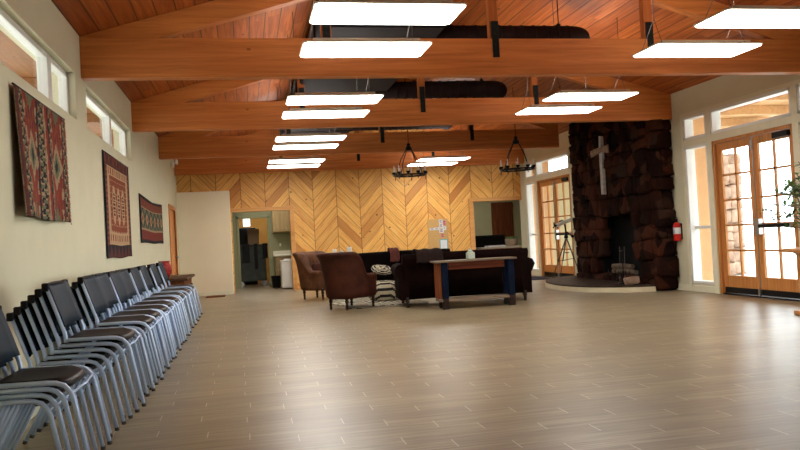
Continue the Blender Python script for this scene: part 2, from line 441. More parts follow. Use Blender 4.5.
m = MB(); m.box(4.9, 9.6, 23.1, 23.2, 0, 2.6); m.box(4.8, 4.9, YB + .14, 23.2, 0, 2.6); m.box(4.8, 9.6, YB + .14, 23.2, 2.6, 2.66); m.box(9.5, 9.6, YB + .14, 23.1, 0, 2.6); m.box(XR + .16, 9.6, YB, YB + .14, 0, 2.6)
struct(m.build('wall_passage', plain('olive_plaster', (.46, .41, .24), .8, var=.03)), 'olive walls of the passage', 'wall')

# ---- glazed door groups
def glazed_group(yf, dw, dn, wn, vis):
    s1, d, s2 = group_layout(yf, dw)
    # white frames around every light: one window object per group
    lights = [(s1[0], s1[1], ZG['sz0'], ZG['sz1']), (s1[0], s1[1], ZG['tz0'], ZG['tz1']), (d[0], d[1], ZG['tz0'], ZG['tz1'])]
    if yf != 19.07: lights += [(s2[0], s2[1], ZG['sz0'], ZG['sz1']), (s2[0], s2[1], ZG['tz0'], ZG['tz1'])]
    root = struct(empty('window_%d' % wn, (0, 0, 0)), 'cream framed side and top lights of the %s doors' % vis, 'window')
    m = MB()
    for (a, b, z0, z1) in lights:
        w = .045; x0, x1 = XR - .012, XR + .15
        m.box(x0, x1, a, a + w, z0, z1, .004); m.box(x0, x1, b - w, b, z0, z1, .004)
        m.box(x0, x1, a, b, z0, z0 + w, .004); m.box(x0, x1, a, b, z1 - w, z1, .004)
        if z1 - z0 > 1: m.box(XR + .07, XR + .15, a, b, 1.05, 1.10, .003)
    m.build('window_frame', M['white'], root)
    # wide flat casing on the wall face
    m = MB(); ya, yb = (s2[0] if yf != 19.07 else d[0]) - .07, yf + .03; x0, x1 = XR - .02, XR
    m.box(x0, x1, ya, yb, ZG['tz1'], ZG['tz1'] + .06); m.box(x0, x1, ya, yb, ZG['sz1'], ZG['tz0'])
    for y in ((s1[1], yb), (d[1], s1[0])):
        for zz in ((.0, ZG['sz1']), (ZG['tz0'], ZG['tz1'])): m.box(x0, x1, y[0], y[1], zz[0], zz[1])
    if yf != 19.07:
        for y in ((s2[1], d[0]), (ya, s2[0])):
            for zz in ((.0, ZG['sz1']), (ZG['tz0'], ZG['tz1'])): m.box(x0, x1, y[0], y[1], zz[0], zz[1])
    m.build('casing', M['trim'], root)
    for (a, b, z0, z1) in lights:
        m = MB(); m.box(XR + .085, XR + .093, a + .04, b - .04, z0 + .04, z1 - .04); m.build('pane', M['glass'], root)
    root = struct(empty('door_%d' % dn, (0, 0, 0)), 'oak framed glazed double doors, %s' % vis, 'door')
    m = MB(); f = .05
    m.box(XR - .01, XR + .13, d[0], d[0] + f, 0, 2.44, .004); m.box(XR - .01, XR + .13, d[1] - f, d[1], 0, 2.44, .004)
    m.box(XR - .01, XR + .13, d[0], d[1], 2.39, 2.44, .004); m.build('door_frame', M['door'], root)
    m = MB(); m.box(XR - .0, XR + .13, d[0] + f, d[1] - f, 0, .02, .003); m.build('threshold', M['black'], root)
    mid = (d[0] + d[1]) / 2
    for a, b in ((d[0] + f, mid - .004), (mid + .004, d[1] - f)):
        m = MB(); x0, x1 = XR + .04, XR + .085; st = .10
        m.box(x0, x1, a, a + st, .025, 2.385, .004); m.box(x0, x1, b - st, b, .025, 2.385, .004)
        m.box(x0, x1, a + st, b - st, .025, .30, .004); m.box(x0, x1, a + st, b - st, 2.27, 2.385, .004)
        leaf = m.build('door_leaf', M['door'], root)
        g = MB(); ga, gb = a + st, b - st; zt, zb = 2.27, .30
        g.box(x0 + .006, x1 - .006, (ga + gb) / 2 - .015, (ga + gb) / 2 + .015, zb, zt)
        for k in range(1, 5):
            z = zb + (zt - zb) * k / 5; g.box(x0 + .006, x1 - .006, ga, gb, z - .015, z + .015)
        g.build('muntin', M['door'], leaf)
        g = MB(); g.box(x0 + .018, x0 + .026, ga, gb, zb, zt); g.build('glass', M['glass'], leaf)
        g = MB(); g.box(x0 - .004, x0 + .001, a + .02, b - .02, .03, .12); g.build('kick_plate', M['black'], leaf)
    # panic bar on the near leaf, astragal bar, closer
    g = MB(); ya, yb = d[0] + f + .05, mid - .03
    g.box(XR - .04, XR + .04, yb - .10, yb, .93, 1.17, .01); g.box(XR - .035, XR + .04, ya, ya + .06, 1.01, 1.10, .01)
    g.build('panic_bar_housing', M['steel'], root)
    g = MB(); g.box(XR - .04, XR - .012, ya + .05, yb - .08, 1.03, 1.085, .008); g.build('panic_bar', M['black'], root)
    g = MB(); g.box(XR + .025, XR + .042, mid - .008, mid + .008, .02, 2.38, .003); g.box(XR + .0, XR + .04, mid - .022, mid + .022, .02, .12, .006)
    g.box(XR + .0, XR + .04, mid - .022, mid + .022, 2.20, 2.34, .008); g.build('vertical_rod', M['steel'], root)
    g = MB(); g.box(XR - .03, XR + .04, d[0] + f + .05, d[0] + f + .36, 2.29, 2.37, .008); g.build('door_closer', M['black'], root)
names = {19.07: 'beyond the fireplace', 11.65: 'nearer right', 7.2: 'right of the viewer', 2.9: 'beside the viewer'}
for i, (yf, dw) in enumerate(GROUPS): glazed_group(yf, dw, i + 1, i + 3, names[yf])

# clerestory windows of the left wall
for i, (a, b, z0, z1) in enumerate(LW + LW0):
    root = struct(empty('window_%d' % ((1, 2, 7)[i]), (0, 0, 0)), ['clerestory window above the big striped rug', 'clerestory window above the tall rug', 'clerestory window beside the viewer'][i], 'window')
    x0, x1 = XL - .15, XL - .07; w = .05
    m = MB(); m.box(x0, x1, a, a + w, z0, z1, .004); m.box(x0, x1, b - w, b, z0, z1, .004); m.box(x0, x1, a, b, z0, z0 + w, .004); m.box(x0, x1, a, b, z1 - w, z1, .004)
    q = b - .75 if i != 1 else b - 1.35
    m.box(x0, x1 + .01, q - .09, q + .05, z0, z1, .004); m.build('window_frame', M['white'], root)
    for p, r in ((a + w, q - .05), (q + .05, b - w)):
        m = MB(); m.box(XL - .12, XL - .112, p, r, z0 + w, z1 - w); m.build('pane', M['glass'], root)
# side door in the left wall
root = struct(empty('door_6', (0, 0, 0)), 'orange wood door frame at the end of the left wall', 'door')
m = MB(); a, b, _, z1 = LD
for p, r in ((a - .09, a), (b, b + .09)): m.box(XL - .24, XL + .02, p, r, 0, z1 + .09, .004)
m.box(XL - .24, XL + .02, a - .09, b + .09, z1, z1 + .09, .004); m.build('casing', M['orange'], root)
m = MB(); m.box(XL - .06, XL - .02, a, b, .01, z1, .003)
for z0, z2 in ((.2, .95), (1.1, 1.9)): m.box(XL - .02, XL - .008, a + .15, b - .15, z0, z2, .01)
m.build('door_leaf', M['orange'], root)
m = MB(); m.tube([(XL - .02, b - .1, 1.0), (XL + .03, b - .1, 1.0)], .02, 10); m.lathe([(.005, 0), (.03, .01), (.03, .03), (.01, .045)], n=12, mat=Matrix.Translation((XL + .02, b - .1, 1.0)) @ Matrix.Rotation(PI / 2, 4, 'Y')); m.build('door_handle', M['steel'], root)

# ================================================================= TRUSSES
POSTX = [1.0, 2.95, 4.91]
tl = ['large timber roof truss nearest the viewer, spanning wall to wall', 'second timber roof truss, over the near end of the chair row', 'third timber roof truss, in front of the chandeliers\' far side', 'farthest timber roof truss, right against the chevron wall']
tl = ['large timber roof truss nearest the viewer, its beam the widest in view', 'timber roof truss whose beam ends at the stone fireplace, second from the viewer', 'timber roof truss behind the two chandeliers, third from the viewer', 'farthest timber roof truss, its beam just above the chevron wall']
swap = Matrix(((1, 0, 0, 0), (0, 0, 1, 0), (0, 1, 0, 0), (0, 0, 0, 1)))
for i, Y in enumerate(TRUSS):
    t = empty('roof_truss', (XM, Y, ZBB), 0, tl[i], 'roof truss', 'timber roof trusses'); o = (-XM, -Y, -ZBB); T = Matrix.Translation(o)
    d = .15; xe = XR if i != 2 else 6.9
    m = MB(); m.box(XL, xe, Y, Y + d, ZBB, ZBT, .006); ob = m.build('tie_beam', M['beam'], t); ob.data.transform(T)
    for s in (0, 1):
        xa = XL if s == 0 else XR
        if i == 2 and s: xa = 6.9
        za, zr = roof_z(xa) - .004, ZR - .004; dp = .24
        m = MB(); x1 = XL + (dp / SLOPE) * .0
        ex = (ZBT - (roof_z(XL) - dp)) / SLOPE   # where the lower edge meets the beam
        if s == 0: poly = [(XL, ZBT), (XL, ZE - .004), (XM, zr), (XM, zr - dp), (XL + ex, ZBT)]
        else: poly = [(XR if i != 2 else xa, ZBT), (xa, za), (XM, zr), (XM, zr - dp), (XR - ex, ZBT)]
        m.prism(poly, Y + .01, Y + d - .01, swap); ob = m.build('rafter', M['beam'], t); ob.data.transform(T)
    for x in POSTX:
        m = MB(); m.box(x - .055, x + .055, Y + .03, Y + d - .03, ZBT, roof_z(x) - .22, .003); ob = m.build('post', M['beam_z'], t); ob.data.transform(T)
        m = MB(); m.box(x - .04, x + .04, Y - .012, Y - .001, 3.18, 3.60, .002)
        m.box(x - .04, x + .04, Y - .001, Y + .03, 3.40, 3.60)
        for zz in (3.23, 3.33, 3.46, 3.55): m.lathe([(.012, 0), (.012, .008)], n=6, mat=Matrix.Translation((x, Y - .012, zz)) @ Matrix.Rotation(PI / 2, 4, 'X'))
        ob = m.build('steel_plate', M['plate'], t); ob.data.transform(T)
m = MB(); m.box(XM - .06, XM + .06, YF, 19.4, ZR - .26, ZR - .04, .004); tag(m.build('ridge_beam', M['beam_y']), 'timber ridge beam running along the top of the ceiling', 'beam')

# ducts: one wide trunk along the room and branch ducts in the bays
m = MB(); m.box(.98, 2.52, 8.75, 18.7, 3.66, 3.98, .03)
for k in range(9): m.box(.965, 2.535, 9.3 + k * 1.1, 9.34 + k * 1.1, 3.645, 3.995, .004)
trunk = empty('air_duct', (1.75, 8.75, 3.66), 0, 'wide dark air duct running along the room above the left row of lights', 'duct')
ob = m.build('duct_trunk', M['duct'], trunk); ob.data.transform(Matrix.Translation((-1.75, -8.75, -3.66)))
m = MB()
for y in (9.8, 13.4, 17.2):
    for x in (1.1, 2.4): m.tube([(x, y, 3.97), (x, y, roof_z(x) + .01)], .006, 6)
ob = m.build('hanger_rod', M['black'], trunk); ob.data.transform(Matrix.Translation((-1.75, -8.75, -3.66)))
def branch(y, x1, z, r, label):
    t = empty('branch_duct', (2.5, y, z), 0, label, 'duct', 'branch ducts on the right slope')
    pts = [(0.02, 0, 0), (x1 - 2.5 - .25, 0, 0)] + [(x1 - 2.5 - .25 + .25 * math.sin(a), .25 - .25 * math.cos(a), 0) for a in (.3, .6, .9, 1.2, 1.5)]
    m = MB(); m.tube(pts, r, 20)
    x = .25
    while x < x1 - 2.5 - .3: m.tube([(x, 0, 0), (x + .025, 0, 0)], r + .008, 20); x += .16
    m.build('spiral_pipe', M['duct2'], t)
    m = MB(); hx = x1 - 2.5 - .4
    m.tube([(hx, 0, r), (hx, 0, roof_z(x1 - .4) - z)], .008, 6); m.tube([(hx + .0, 0, r - .01), (hx, 0, r + .03)], .03, 8); m.build('hanger', M['black'], t)
branch(9.45, 4.66, 3.75, .13, 'dark round branch duct just above the nearest beam')
branch(13.1, 4.75, 3.78, .15, 'dark round branch duct behind the second beam')
branch(17.0, 4.8, 3.80, .15, 'dark round branch duct behind the third beam')

# ================================================================= LIGHTS
def light(x, y, label, row):
    t = empty('fluorescent_light', (x, y, 2.945), 0, label, 'ceiling light', row)
    w, d = .60, .272
    m = MB(); m.prism([(-w + .03, -d), (w - .03, -d), (w, -d + .03), (w, d - .03), (w - .03, d), (-w + .03, d), (-w, d - .03), (-w, -d + .03)], .010, .024); m.box(-w + .10, w - .10, -d + .08, d - .08, .0245, .07, .004)
    m.build('housing', M['housing'], t)
    m = MB(); m.box(-w + .14, w - .14, -.10, .10, .071, .078); m.build('added_uplight_strip', M['uplight_fill'], t)  # unseen glowing strip added to brighten ceiling, beams and upper walls
    m = MB(); m.prism([(-w + .04, -d + .012), (w - .04, -d + .012), (w - .012, -d + .04), (w - .012, d - .04), (w - .04, d - .012), (-w + .04, d - .012), (-w + .012, d - .04), (-w + .012, -d + .04)], 0, .011)
    m.build('diffuser', M['lamp'], t)
    for s in (-1, 1):
        m = MB(); xx = s * .47; z1 = roof_z(x + xx) - 2.945 + .01
        if abs(x - 1.2) < .1: z1 = min(z1, 3.65 - 2.945) if x + xx > .98 else z1
        m.tube([(xx, 0, .34), (xx, 0, z1)], .004, 6); m.tube([(xx - .05, -d + .06, .024), (xx, 0, .34), (xx - .05, d - .06, .024)], .0035, 5)
        m.build('suspension_wire', M['gunmetal'], t)
ROWS = [(5.93, 'first'), (7.05, 'second'), (9.55, 'third'), (10.62, 'fourth'), (13.05, 'fifth'), (14.15, 'sixth'), (16.55, 'seventh'), (17.62, 'eighth')]
for y, n in ROWS: light(1.205, y, 'bright fluorescent panel hanging in the left row, %s from the viewer' % n, 'fluorescent panels of the left row')
for y, n in ROWS:
    if n in ('fifth', 'sixth'): continue
    k = {'first': 'first', 'second': 'second', 'third': 'third', 'fourth': 'fourth', 'seventh': 'fifth', 'eighth': 'sixth'}[n]
    light(4.73 if y < 12 else 4.66, y + (.05 if y < 12 else .6), 'bright fluorescent panel hanging in the right row, %s from the viewer' % k, 'fluorescent panels of the right row')

# ================================================================= STACKED CHAIRS
def make_chair():
    t = empty('stacking_chair')
    def arcp(c, r, a0, a1, n=6): return [(c[0] + r * math.cos(a0 + (a1 - a0) * i / n), c[1] + r * math.sin(a0 + (a1 - a0) * i / n)) for i in range(n + 1)]
    for s in (-1, 1):
        y = s * .262
        # front leg with its seat rail, one bent tube
        p = [(.300, .012), (.238, .33), (.231, .37), (.217, .405), (.192, .434), (.155, .448), (.115, .452), (-.155, .456)]
        m = MB(); m.tube([(a, y, b) for a, b in p], .0125, 8); m.tube([(.301, y, 0), (.300, y, .02)], .014, 8, mi=1); m.build('leg', [M['chrome'], M['gunmetal']], t)
        m = MB(); m.tube([(.02, y - s * .026, .442), (-.205, y - s * .026, .012)], .0115, 8); m.tube([(-.209, y - s * .026, 0), (-.203, y - s * .026, .02)], .014, 8, mi=1); m.build('leg', [M['chrome'], M['gunmetal']], t)
        p = [(-.145, .440), (-.148, .475), (-.153, .505), (-.163, .535), (-.245, .785)]
        m = MB(); m.tube([(a, y, b) for a, b in p], .0125, 8); m.build('back_post', M['chrome'], t)
    # seat pad with waterfall front
    m = MB()
    def seatf(u, v):
        y = (v - .5) * .47; a = u
        x = -.14 + .355 * u; z = .455 - .012 * math.sin(PI * u) * (1 - (2 * v - 1) ** 2)
        if u > .8: z -= (u - .8) ** 2 * .75
        cx = abs(2 * v - 1); x -= .05 * cx ** 6 * (u > .5) * (u - .5) * 2
        return (x, y, z)
    m.grid(12, 8, seatf); m.build('seat', M['seat'], t, solid=.022, offset=0)
    m = MB()
    def backf(u, v):
        y = (v - .5) * .53; z = .538 + .279 * u; x = -.162 - (z - .535) * .33 + .010
        x -= .030 * (1 - (2 * v - 1) ** 2)
        return (x, y, z)
    m.grid(6, 10, backf); b = m.build('backrest', M['navy'], t, solid=.018, offset=0)
    m = MB()
    for s in (-1, 1): m.box(-.272, -.232, s * .262 - .019, s * .262 + .019, .768, .820, .006)
    m.box(-.262, -.246, -.25, .25, .800, .816, .004)
    m.build('back_cap', M['seat'], t)
    m = MB(); m.tube([(.225, -.255, .40), (.20, -.20, .365), (.17, 0, .355), (.20, .20, .365), (.225, .255, .40)], .006, 6)
    m.build('stretcher', M['chrome'], t)
    return t
ch0 = make_chair(); used = False
ordn = ['bottom', 'second', 'third', 'fourth', 'fifth', 'sixth']
STACK = [(4.02, 4), (5.08, 6), (6.05, 6), (6.63, 6), (7.21, 6), (7.82, 6), (8.47, 6), (9.32, 6), (10.22, 6), (11.3, 6)]
SN = ['nearest the viewer', 'second from the viewer', 'third from the viewer', 'fourth from the viewer', 'fifth from the viewer', 'fifth from the table end', 'fourth from the table end', 'third from the table end', 'second from the table end', 'beside the wooden side table']
for i, (y0, n) in enumerate(STACK):
    for k in range(n):
        c = ch0 if not used else copy_tree(ch0); used = True
        x = -1.185 - (.03 if i == 0 else 0.) + .042 * k * (.85 if i == 0 else 1); c.location = (x + (.0 if i % 2 else .012), y0 + .28 + (i * 37 % 5 - 2) * .004, .034 * k * (.78 if i == 0 else 1))
        pos = 'top' if k == n - 1 else ordn[k]
        pos = 'topmost' if k == n - 1 else ('bottom' if k == 0 else ordn[k] + ' up')
        tag(c, 'navy backed silver tube chair, %s in the stack %s' % (pos, SN[i]), 'chair', 'stacked chairs along the left wall')

# ================================================================= RUGS ON THE LEFT WALL
def wall_rug(name, y0, y1, z0, z1, nu, nv, pat, mats, offs, label, fringe=True, sag=0., skew=0.):
    t = empty(name, (XL, (y0 + y1) / 2, z0), 0, label, 'wall rug')
    ym = (y0 + y1) / 2
    def f(u, v):
        y = y0 + (y1 - y0) * u + skew * (1 - v) * (1 - u); z = z0 + (z1 - z0) * v - sag * math.sin(PI * u) * v + .008 * math.sin(u * 9) * (1 - v)
        return (offs(u, v), y - ym, z - z0)
    m = MB(); m.grid(nu, nv, f, pat=pat); m.build('woven_panel', mats, t, solid=.008, offset=0)
    if fringe:
        for u in (0, 1):
            m = MB()
            for j in range(46):
                v = (j + .5) / 46; p = Vector(f(u, v)); s = -1 if u == 0 else 1
                m.tube([p, p + Vector((.004, s * (.018 + .02 * R()), -.012 - .02 * R()))], .0035, 4)
            m.build('fringe', M['g_beige'], t)
    m = MB(); m.tube([(offs(0, 1), y0 - ym - .02, z1 - z0 - .0), (offs(.5, 1), 0, z1 - z0 - sag), (offs(1, 1), y1 - ym + .02, z1 - z0)], .008, 6); m.build('hanging_rod', M['black'], t)
RM = [M[k] for k in ('g_red', 'g_beige', 'g_black', 'g_teal', 'g_dark', 'g_cream', 'g_rust')]
def pat1(u, v):
    # vertical bands: green zigzag, red with eye diamond, repeated
    bands = [(0, .045, 4), (.045, .12, 'z'), (.12, .36, 'e'), (.36, .39, 2), (.39, .50, 'z'), (.50, .53, 1), (.53, .575, 0), (.575, .60, 2), (.60, .66, 'z'), (.66, .90, 'e'), (.90, .925, 4), (.925, .98, 'z'), (.98, 1.01, 0)]
    u0 = u; u = u + .006 * math.sin(v * 47 + u * 90) + .005 * math.sin(v * 23 + 8 * math.sin(u * 40)); u = min(max(u, 0), 1)
    for a, b, k in bands:
        if a <= u < b:
            w = (u - a) / (b - a)
            if k == 'z':
                ph = (v * 11) % 1; c = .5 + .28 * (1 if ph < .5 else -1) * (1 - abs(ph * 4 % 2 - 1) * .6)
                if abs(w - c) < .15: return 2
                if w < .10 or w > .90: return 6
                return 3 if (v * 22) % 1 < .62 else 1
            if k == 'e':
                d = abs(w - .5) * 2 + abs(((v * 1.0 + .0) - .5)) * 4.6
                st = math.floor(d * 9) / 9
                if st < .28: return 2
                if st < .62: return 3
                if st < .95: return 1
                d2 = abs(w - .5) * 2 + min(v, 1 - v) * 4.4
                if math.floor(d2 * 8) / 8 < .6: return 3
                if abs(w - .5) > .40 and math.sin(v * 31) > -.2: return 1
                return (4 if (w * 9) % 2 > 1.5 else 0) if math.sin(v * 17 + w * 30) > -.5 else 6
            return k
    return 0
wall_rug('wall_rug', 5.76, 7.28, 1.45, 2.385, 110, 64, pat1, RM, lambda u, v: .02 + .05 * (1 - v) * (1 - u) ** 2 + .018 * math.sin(u * 14) * (1 - v) + .01, 'large red and olive striped woven rug with dark diamonds, nearest on the left wall', skew=.0)
def pat2(u, v):
    if u < .035 or u > .965: return 2
    if v < .13: return 4 if abs(((u * 7) % 1) - .5) * 2 > (v / .13) else 2
    if v > .89: return 4 if abs(((u * 7) % 1) - .5) * 2 > ((v - .89) / .11) else (2 if (u * 14) % 1 < .5 else 6)
    if u < .10 or u > .90: return 4 if (v * 20) % 1 < .5 else 6
    if v < .25 or v > .80: return 5 if ((u * 12) % 1 < .62) or abs(v - (.19 if v < .5 else .845)) > .03 else 6
    if u < .17 or u > .83: return 5
    for c in (.32, .5, .68):
        dx = abs(u - c) / .065; dv = (v - .52) / .19
        e = dx * dx + dv * dv
        if e < 1: return 5 if e > .45 or (v * 30) % 1 < .4 else 4
    if (v * 16) % 1 < .22 and (u * 15) % 1 < .35: return 5
    return 6
wall_rug('wall_rug', 9.28, 11.22, 1.10, 2.355, 80, 80, pat2, RM, lambda u, v: .015, 'tall rust rug with cream bands and oval motifs, middle one on left wall', fringe=False)
def pat3(u, v):
    if u < .025 or u > .975 or v < .06 or v > .95: return 2
    if v > .78: return 6 if (u * 18 + v * 6) % 1 < .6 else 4
    if v < .27: return 0 if (u * 22) % 1 < .68 else 4
    if .74 < v <= .78 or .27 <= v < .31: return 1
    w = (u * 6) % 1; d = abs(w - .5) * 2 + abs((v - .52) / .22)
    if d < .35: return 0
    if d < .6: return 5
    if d < .95: return 3
    return 2 if d < 1.25 else 3
wall_rug('wall_rug', 12.3, 15.55, 1.30, 2.06, 110, 44, pat3, RM, lambda u, v: .015, 'wide black bordered red and olive rug, farthest along the left wall', fringe=False, sag=.05)
# scuffs where chair backs have rubbed the wall belong to the plaster; a small spotlight on the wall
t = empty('emergency_light', (XL + .04, 18.2, 3.14), 0, 'small white twin-head emergency light high at the end of the left wall', 'emergency light')
m = MB(); m.box(-.04, .03, -.13, .13, -.06, .05, .01); m.build('battery_box', M['white'], t)
for s in (-1, 1):
    m = MB(); m.lathe([(.02, 0), (.05, .03), (.055, .07), (.05, .08)], n=14, mat=Matrix.Translation((.03, s * .09, .06)) @ Matrix.Rotation(PI / 2, 4, 'Y')); m.build('lamp_head', M['white'], t)

# ================================================================= SIDE TABLE + POT
t = empty('side_table', (-1.22, 13.65, 0), 0, 'dark wooden side table with a lower shelf, past the end of the chair row', 'table')
m = MB(); m.box(-.33, .30, -.95, .95, .66, .70, .012, seg=2); m.build('table_top', M['darkwood'], t)
m = MB(); m.box(-.27, .24, -.86, .86, .54, .655, .004); m.build('apron', M['rust'], t)
m = MB(); m.box(-.27, .24, -.86, .86, .40, .425, .004); m.build('shelf', M['rust'], t)
for sx in (-.26, .23):
    for sy in (-.85, .85):
        m = MB(); m.lathe([(.022, 0), (.03, .03), (.02, .08), (.034, .2), (.024, .33), (.034, .40), (.03, .54)], (sx, sy, 0), 12); m.build('leg', M['darkwood'], t)
t = empty('clay_pot', (-1.33, 13.30, .70), 0, 'red patterned clay pot standing on the dark side table', 'pot')
m = MB(); m.lathe([(.07, 0), (.10, .05), (.125, .13), (.115, .20), (.085, .245), (.085, .262), (.10, .285), (.092, .285), (.075, .262), (.07, .20)], n=24); m.build('vessel', M['redclay'], t)
m = MB()
for s in (-1, 1): m.tube([(0, s * .11, .20), (0, s * .15, .19), (0, s * .155, .13), (0, s * .12, .10)], .010, 6)
m.build('handle', M['redclay'], t)
m = MB(); m.box(-.95, -.50, 18.45, 19.0, 0, .016, .004); tag(m.build('floor_mat', M['rust']), 'small brown mat on the floor before the pale partition', 'mat')

# ================================================================= UPHOLSTERY
def turned_leg(x, y, h=.20, r=.028):
    m = MB(); m.lathe([(r * .55, 0), (r * .75, .01), (r * .7, h * .3), (r * 1.05, h * .42), (r * .7, h * .5), (r * 1.25, h * .72), (r * .85, h * .85), (r * 1.3, h * .94), (r * 1.3, h + .03)], (x, y, 0), 12)
    return m
def armchair(loc, rz, fabric, label, tuft):
    t = empty('armchair', loc, rz, label, 'armchair', 'velvet tub armchairs')
    # U path, facing +x
    path = []; hs = []
    A = .31; n = 26
    pts = []
    for i in range(7): pts.append((.36 - .36 * i / 6 * 1.0, A + 0 * i, (0, 1)))
    for i in range(1, 24):
        a = PI / 2 + PI * i / 24; pts.append((0 + .33 * math.cos(a) * 1.0, A * math.sin(a), (math.cos(a), math.sin(a))))
    for i in range(7): pts.append((.36 * i / 6, -A, (0, -1)))
    N = len(pts)
    def sect(i):
        x, y, nr = pts[i]; back = max(0, min(1, (.12 - x) / .26)); s = back * back * (3 - 2 * back)
        h = .59 + .385 * s; q = .10 + .04 * s; lean = .10 * s
        w = .022 * abs(math.sin(i * PI / 3.0)) if tuft else .006
        return [(.045, .19), (.055, .24), (.055 + lean * .3, h * .6), (.060 + lean * .75, h - .10), (.095 + lean, h - .055), (.085 + lean, h - .005), (.03 + lean, h + .012),
                (-.04 + lean * .7, h - .01 + w * .5), (-q + .015 + lean * .5, h - .07), (-q - w + lean * .2, h - .2), (-q - w, .42), (-q, .19)]
    m = MB(); m.sweep([((p[0], p[1]), p[2]) for p in pts], sect); m.build('back_and_arms', fabric, t, sub=1)
    m = MB(); m.box(-.25, .395, -.27, .27, .185, .34, .03, seg=2); m.build('seat_base', fabric, t)
    m = MB(); m.box(-.22, .40, -.225, .225, .33, .46, .05, seg=3); m.build('seat_cushion', fabric, t)
    for x, y in ((.33, .27), (.33, -.27), (-.22, .20), (-.22, -.20)): turned_leg(x, y).build('leg', M['legwood'], t)
    if tuft:
        m = MB()
        for i in range(9, 29, 3):
            x, y, nr = pts[i]
            for z in (.62, .80): m.lathe([(.0, -.012), (.014, -.008), (.016, 0), (.010, .008)], (x - nr[0] * .085, y - nr[1] * .085, z), 8)
        m.build('button', M['velvet'], t)
    return t
armchair((1.70, 12.95, 0), .62, M['velvet'], 'dark rust velvet tub armchair with its back to the viewer', False)
armchair((1.47, 15.8, 0), -.80, M['velvet2'], 'tufted brown velvet armchair by the kitchen opening, turned toward the viewer', True)
m = MB(); m.box(-.19, .19, -.07, .07, -.15, .15, .06, seg=3, mat=Matrix.Rotation(-.35, 4, 'X')); ob = m.build('throw_pillow', M['velvet'], None, sub=1); ob.location = (1.53, 15.72, .60); ob.rotation_euler.z = .4
tag(ob, 'small rust throw pillow propped on the tufted armchair', 'pillow')

def sofa(loc, rz, W, fabric, label):
    """faces +y, back toward -y"""
    t = empty('sofa', loc, rz, label, 'sofa', 'dark leather sofas')
    h = W / 2
    m = MB(); m.box(-h + .06, h - .06, .10, .86, .14, .34, .03, seg=2); m.build('seat_base', fabric, t)
    # scrolled back
    sec = [(.03, .13), (.02, .45), (-.01, .70), (-.05, .78), (-.055, .84), (-.015, .885), (.05, .885), (.10, .84), (.11, .78), (.13, .60), (.20, .42), (.22, .13)]
    xs = [(-h + .02) + (W - .04) * i / 16 for i in range(17)]
    rings = []
    m = MB()
    m.sweep([((x, 0), (0, 1)) for x in xs], lambda i: [(a, b + (.012 * math.sin(i / 16 * PI))) for a, b in sec]); m.build('backrest', fabric, t)
    for s in (-1, 1):
        c = s * (h - .02)
        sec2 = [(-.10, .13), (-.10, .48), (-.085, .53), (-.13, .62), (-.09, .70), (.0, .73), (.09, .70), (.13, .62), (.09, .53), (.06, .48), (.06, .13)]
        ys = [.02, .12, .3, .5, .7, .86, .90]
        m = MB(); m.sweep([((c, y), (s * 1.0, 0)) for y in ys], lambda i: [(a * (1 if i < 6 else .8), .4 + (b - .4) * (1 if i < 6 else .93)) for a, b in sec2]); m.build('arm', fabric, t)
    n = 3; w = (W - .34) / n
    for k in range(n):
        x0 = -h + .17 + k * w
        m = MB(); m.box(x0 + .008, x0 + w - .008, .20, .88, .335, .47, .04, seg=3); m.build('seat_cushion', fabric, t)
    for x in (-h + .08, h - .08):
        for y in (.06, .80): turned_leg(x, y, .14, .035).build('leg', M['legwood'], t)
    return t
sofa((3.60, 12.20, 0), -.10, 2.16, M['leather'], 'dark brown leather sofa with its back to the viewer, behind the long table')
sofa((3.28, 16.0, 0), PI - .02, 2.2, M['leather2'], 'near-black leather sofa facing the viewer beneath the notice board wall')
# throws
def drape(name, x0, x1, y0, zc, mat, label, r=.10, down=.18):
    m = MB()
    def f(u, v):
        a = v * 2 - 1; x = x0 + (x1 - x0) * u
        if abs(a) < .4: th = a / .4 * PI / 2; y = math.sin(th) * r; z = zc + math.cos(th) * r * .7
        else:
            y = math.copysign(r, a); z = zc - (abs(a) - .4) / .6 * down
        return (x + .01 * math.sin(v * 9), y0 + y + .006 * math.sin(u * 12), z + .008 * math.sin(u * 15 + v * 3))
    m.grid(14, 16, f); o = m.build(name, mat, None, solid=.012, offset=1); return tag(o, label, 'throw')
drape('throw_blanket', 2.75, 3.2, 12.28, .87, M['throw2'], 'dark brown throw folded over the back of the near sofa', .115, .14)
drape('throw_blanket', 3.02, 3.22, 15.98, .87, M['throw'], 'pinkish throw hanging over the back of the far sofa', .12, .2)
# long console table behind the near sofa
t = empty('console_table', (3.59, 11.70, 0), -.05, 'long worn console table with dark blue posts, behind the near sofa', 'table')
m = MB(); m.box(-.68, .66, -.20, .20, .735, .765, .006); m.build('table_top', M['agedtop'], t)
m = MB(); m.box(-.45, .46, -.15, -.12, .62, .735, .003); m.box(-.45, .46, .12, .15, .62, .735, .003); m.build('apron', M['apron'], t)
for x in (-.52, .56):
    for y in (-.14, .14):
        m = MB(); m.box(x - .05, x + .05, y - .035, y + .035, .17, .735, .006); l = m.build('leg', M['bluewood'], t)
        f = MB(); f.box(x - .05, x + .05, y - .032, y + .032, 0, .17, .006); f.build('foot', M['legwood'], l)
m = MB(); m.box(-.62, .62, -.17, .17, .12, .165, .006); m.build('lower_shelf', M['agedtop'], t)
m = MB()
for x in (-.60,): m.box(x - .03, x + .03, -.14, .14, .17, .735, .004)
m.build('side_panel', M['rust'], t)
t = empty('lantern', (3.54, 11.70, .766), 0, 'small pale glass lantern jar on the long console table', 'lantern')
m = MB(); m.box(-.06, .06, -.06, .06, 0, .11, .012); m.build('glass_body', M['jar'], t)
m = MB(); m.lathe([(.055, .11), (.035, .135), (.016, .15), (.016, .165), (.02, .17)], n=12); m.build('lid', M['jar'], t)
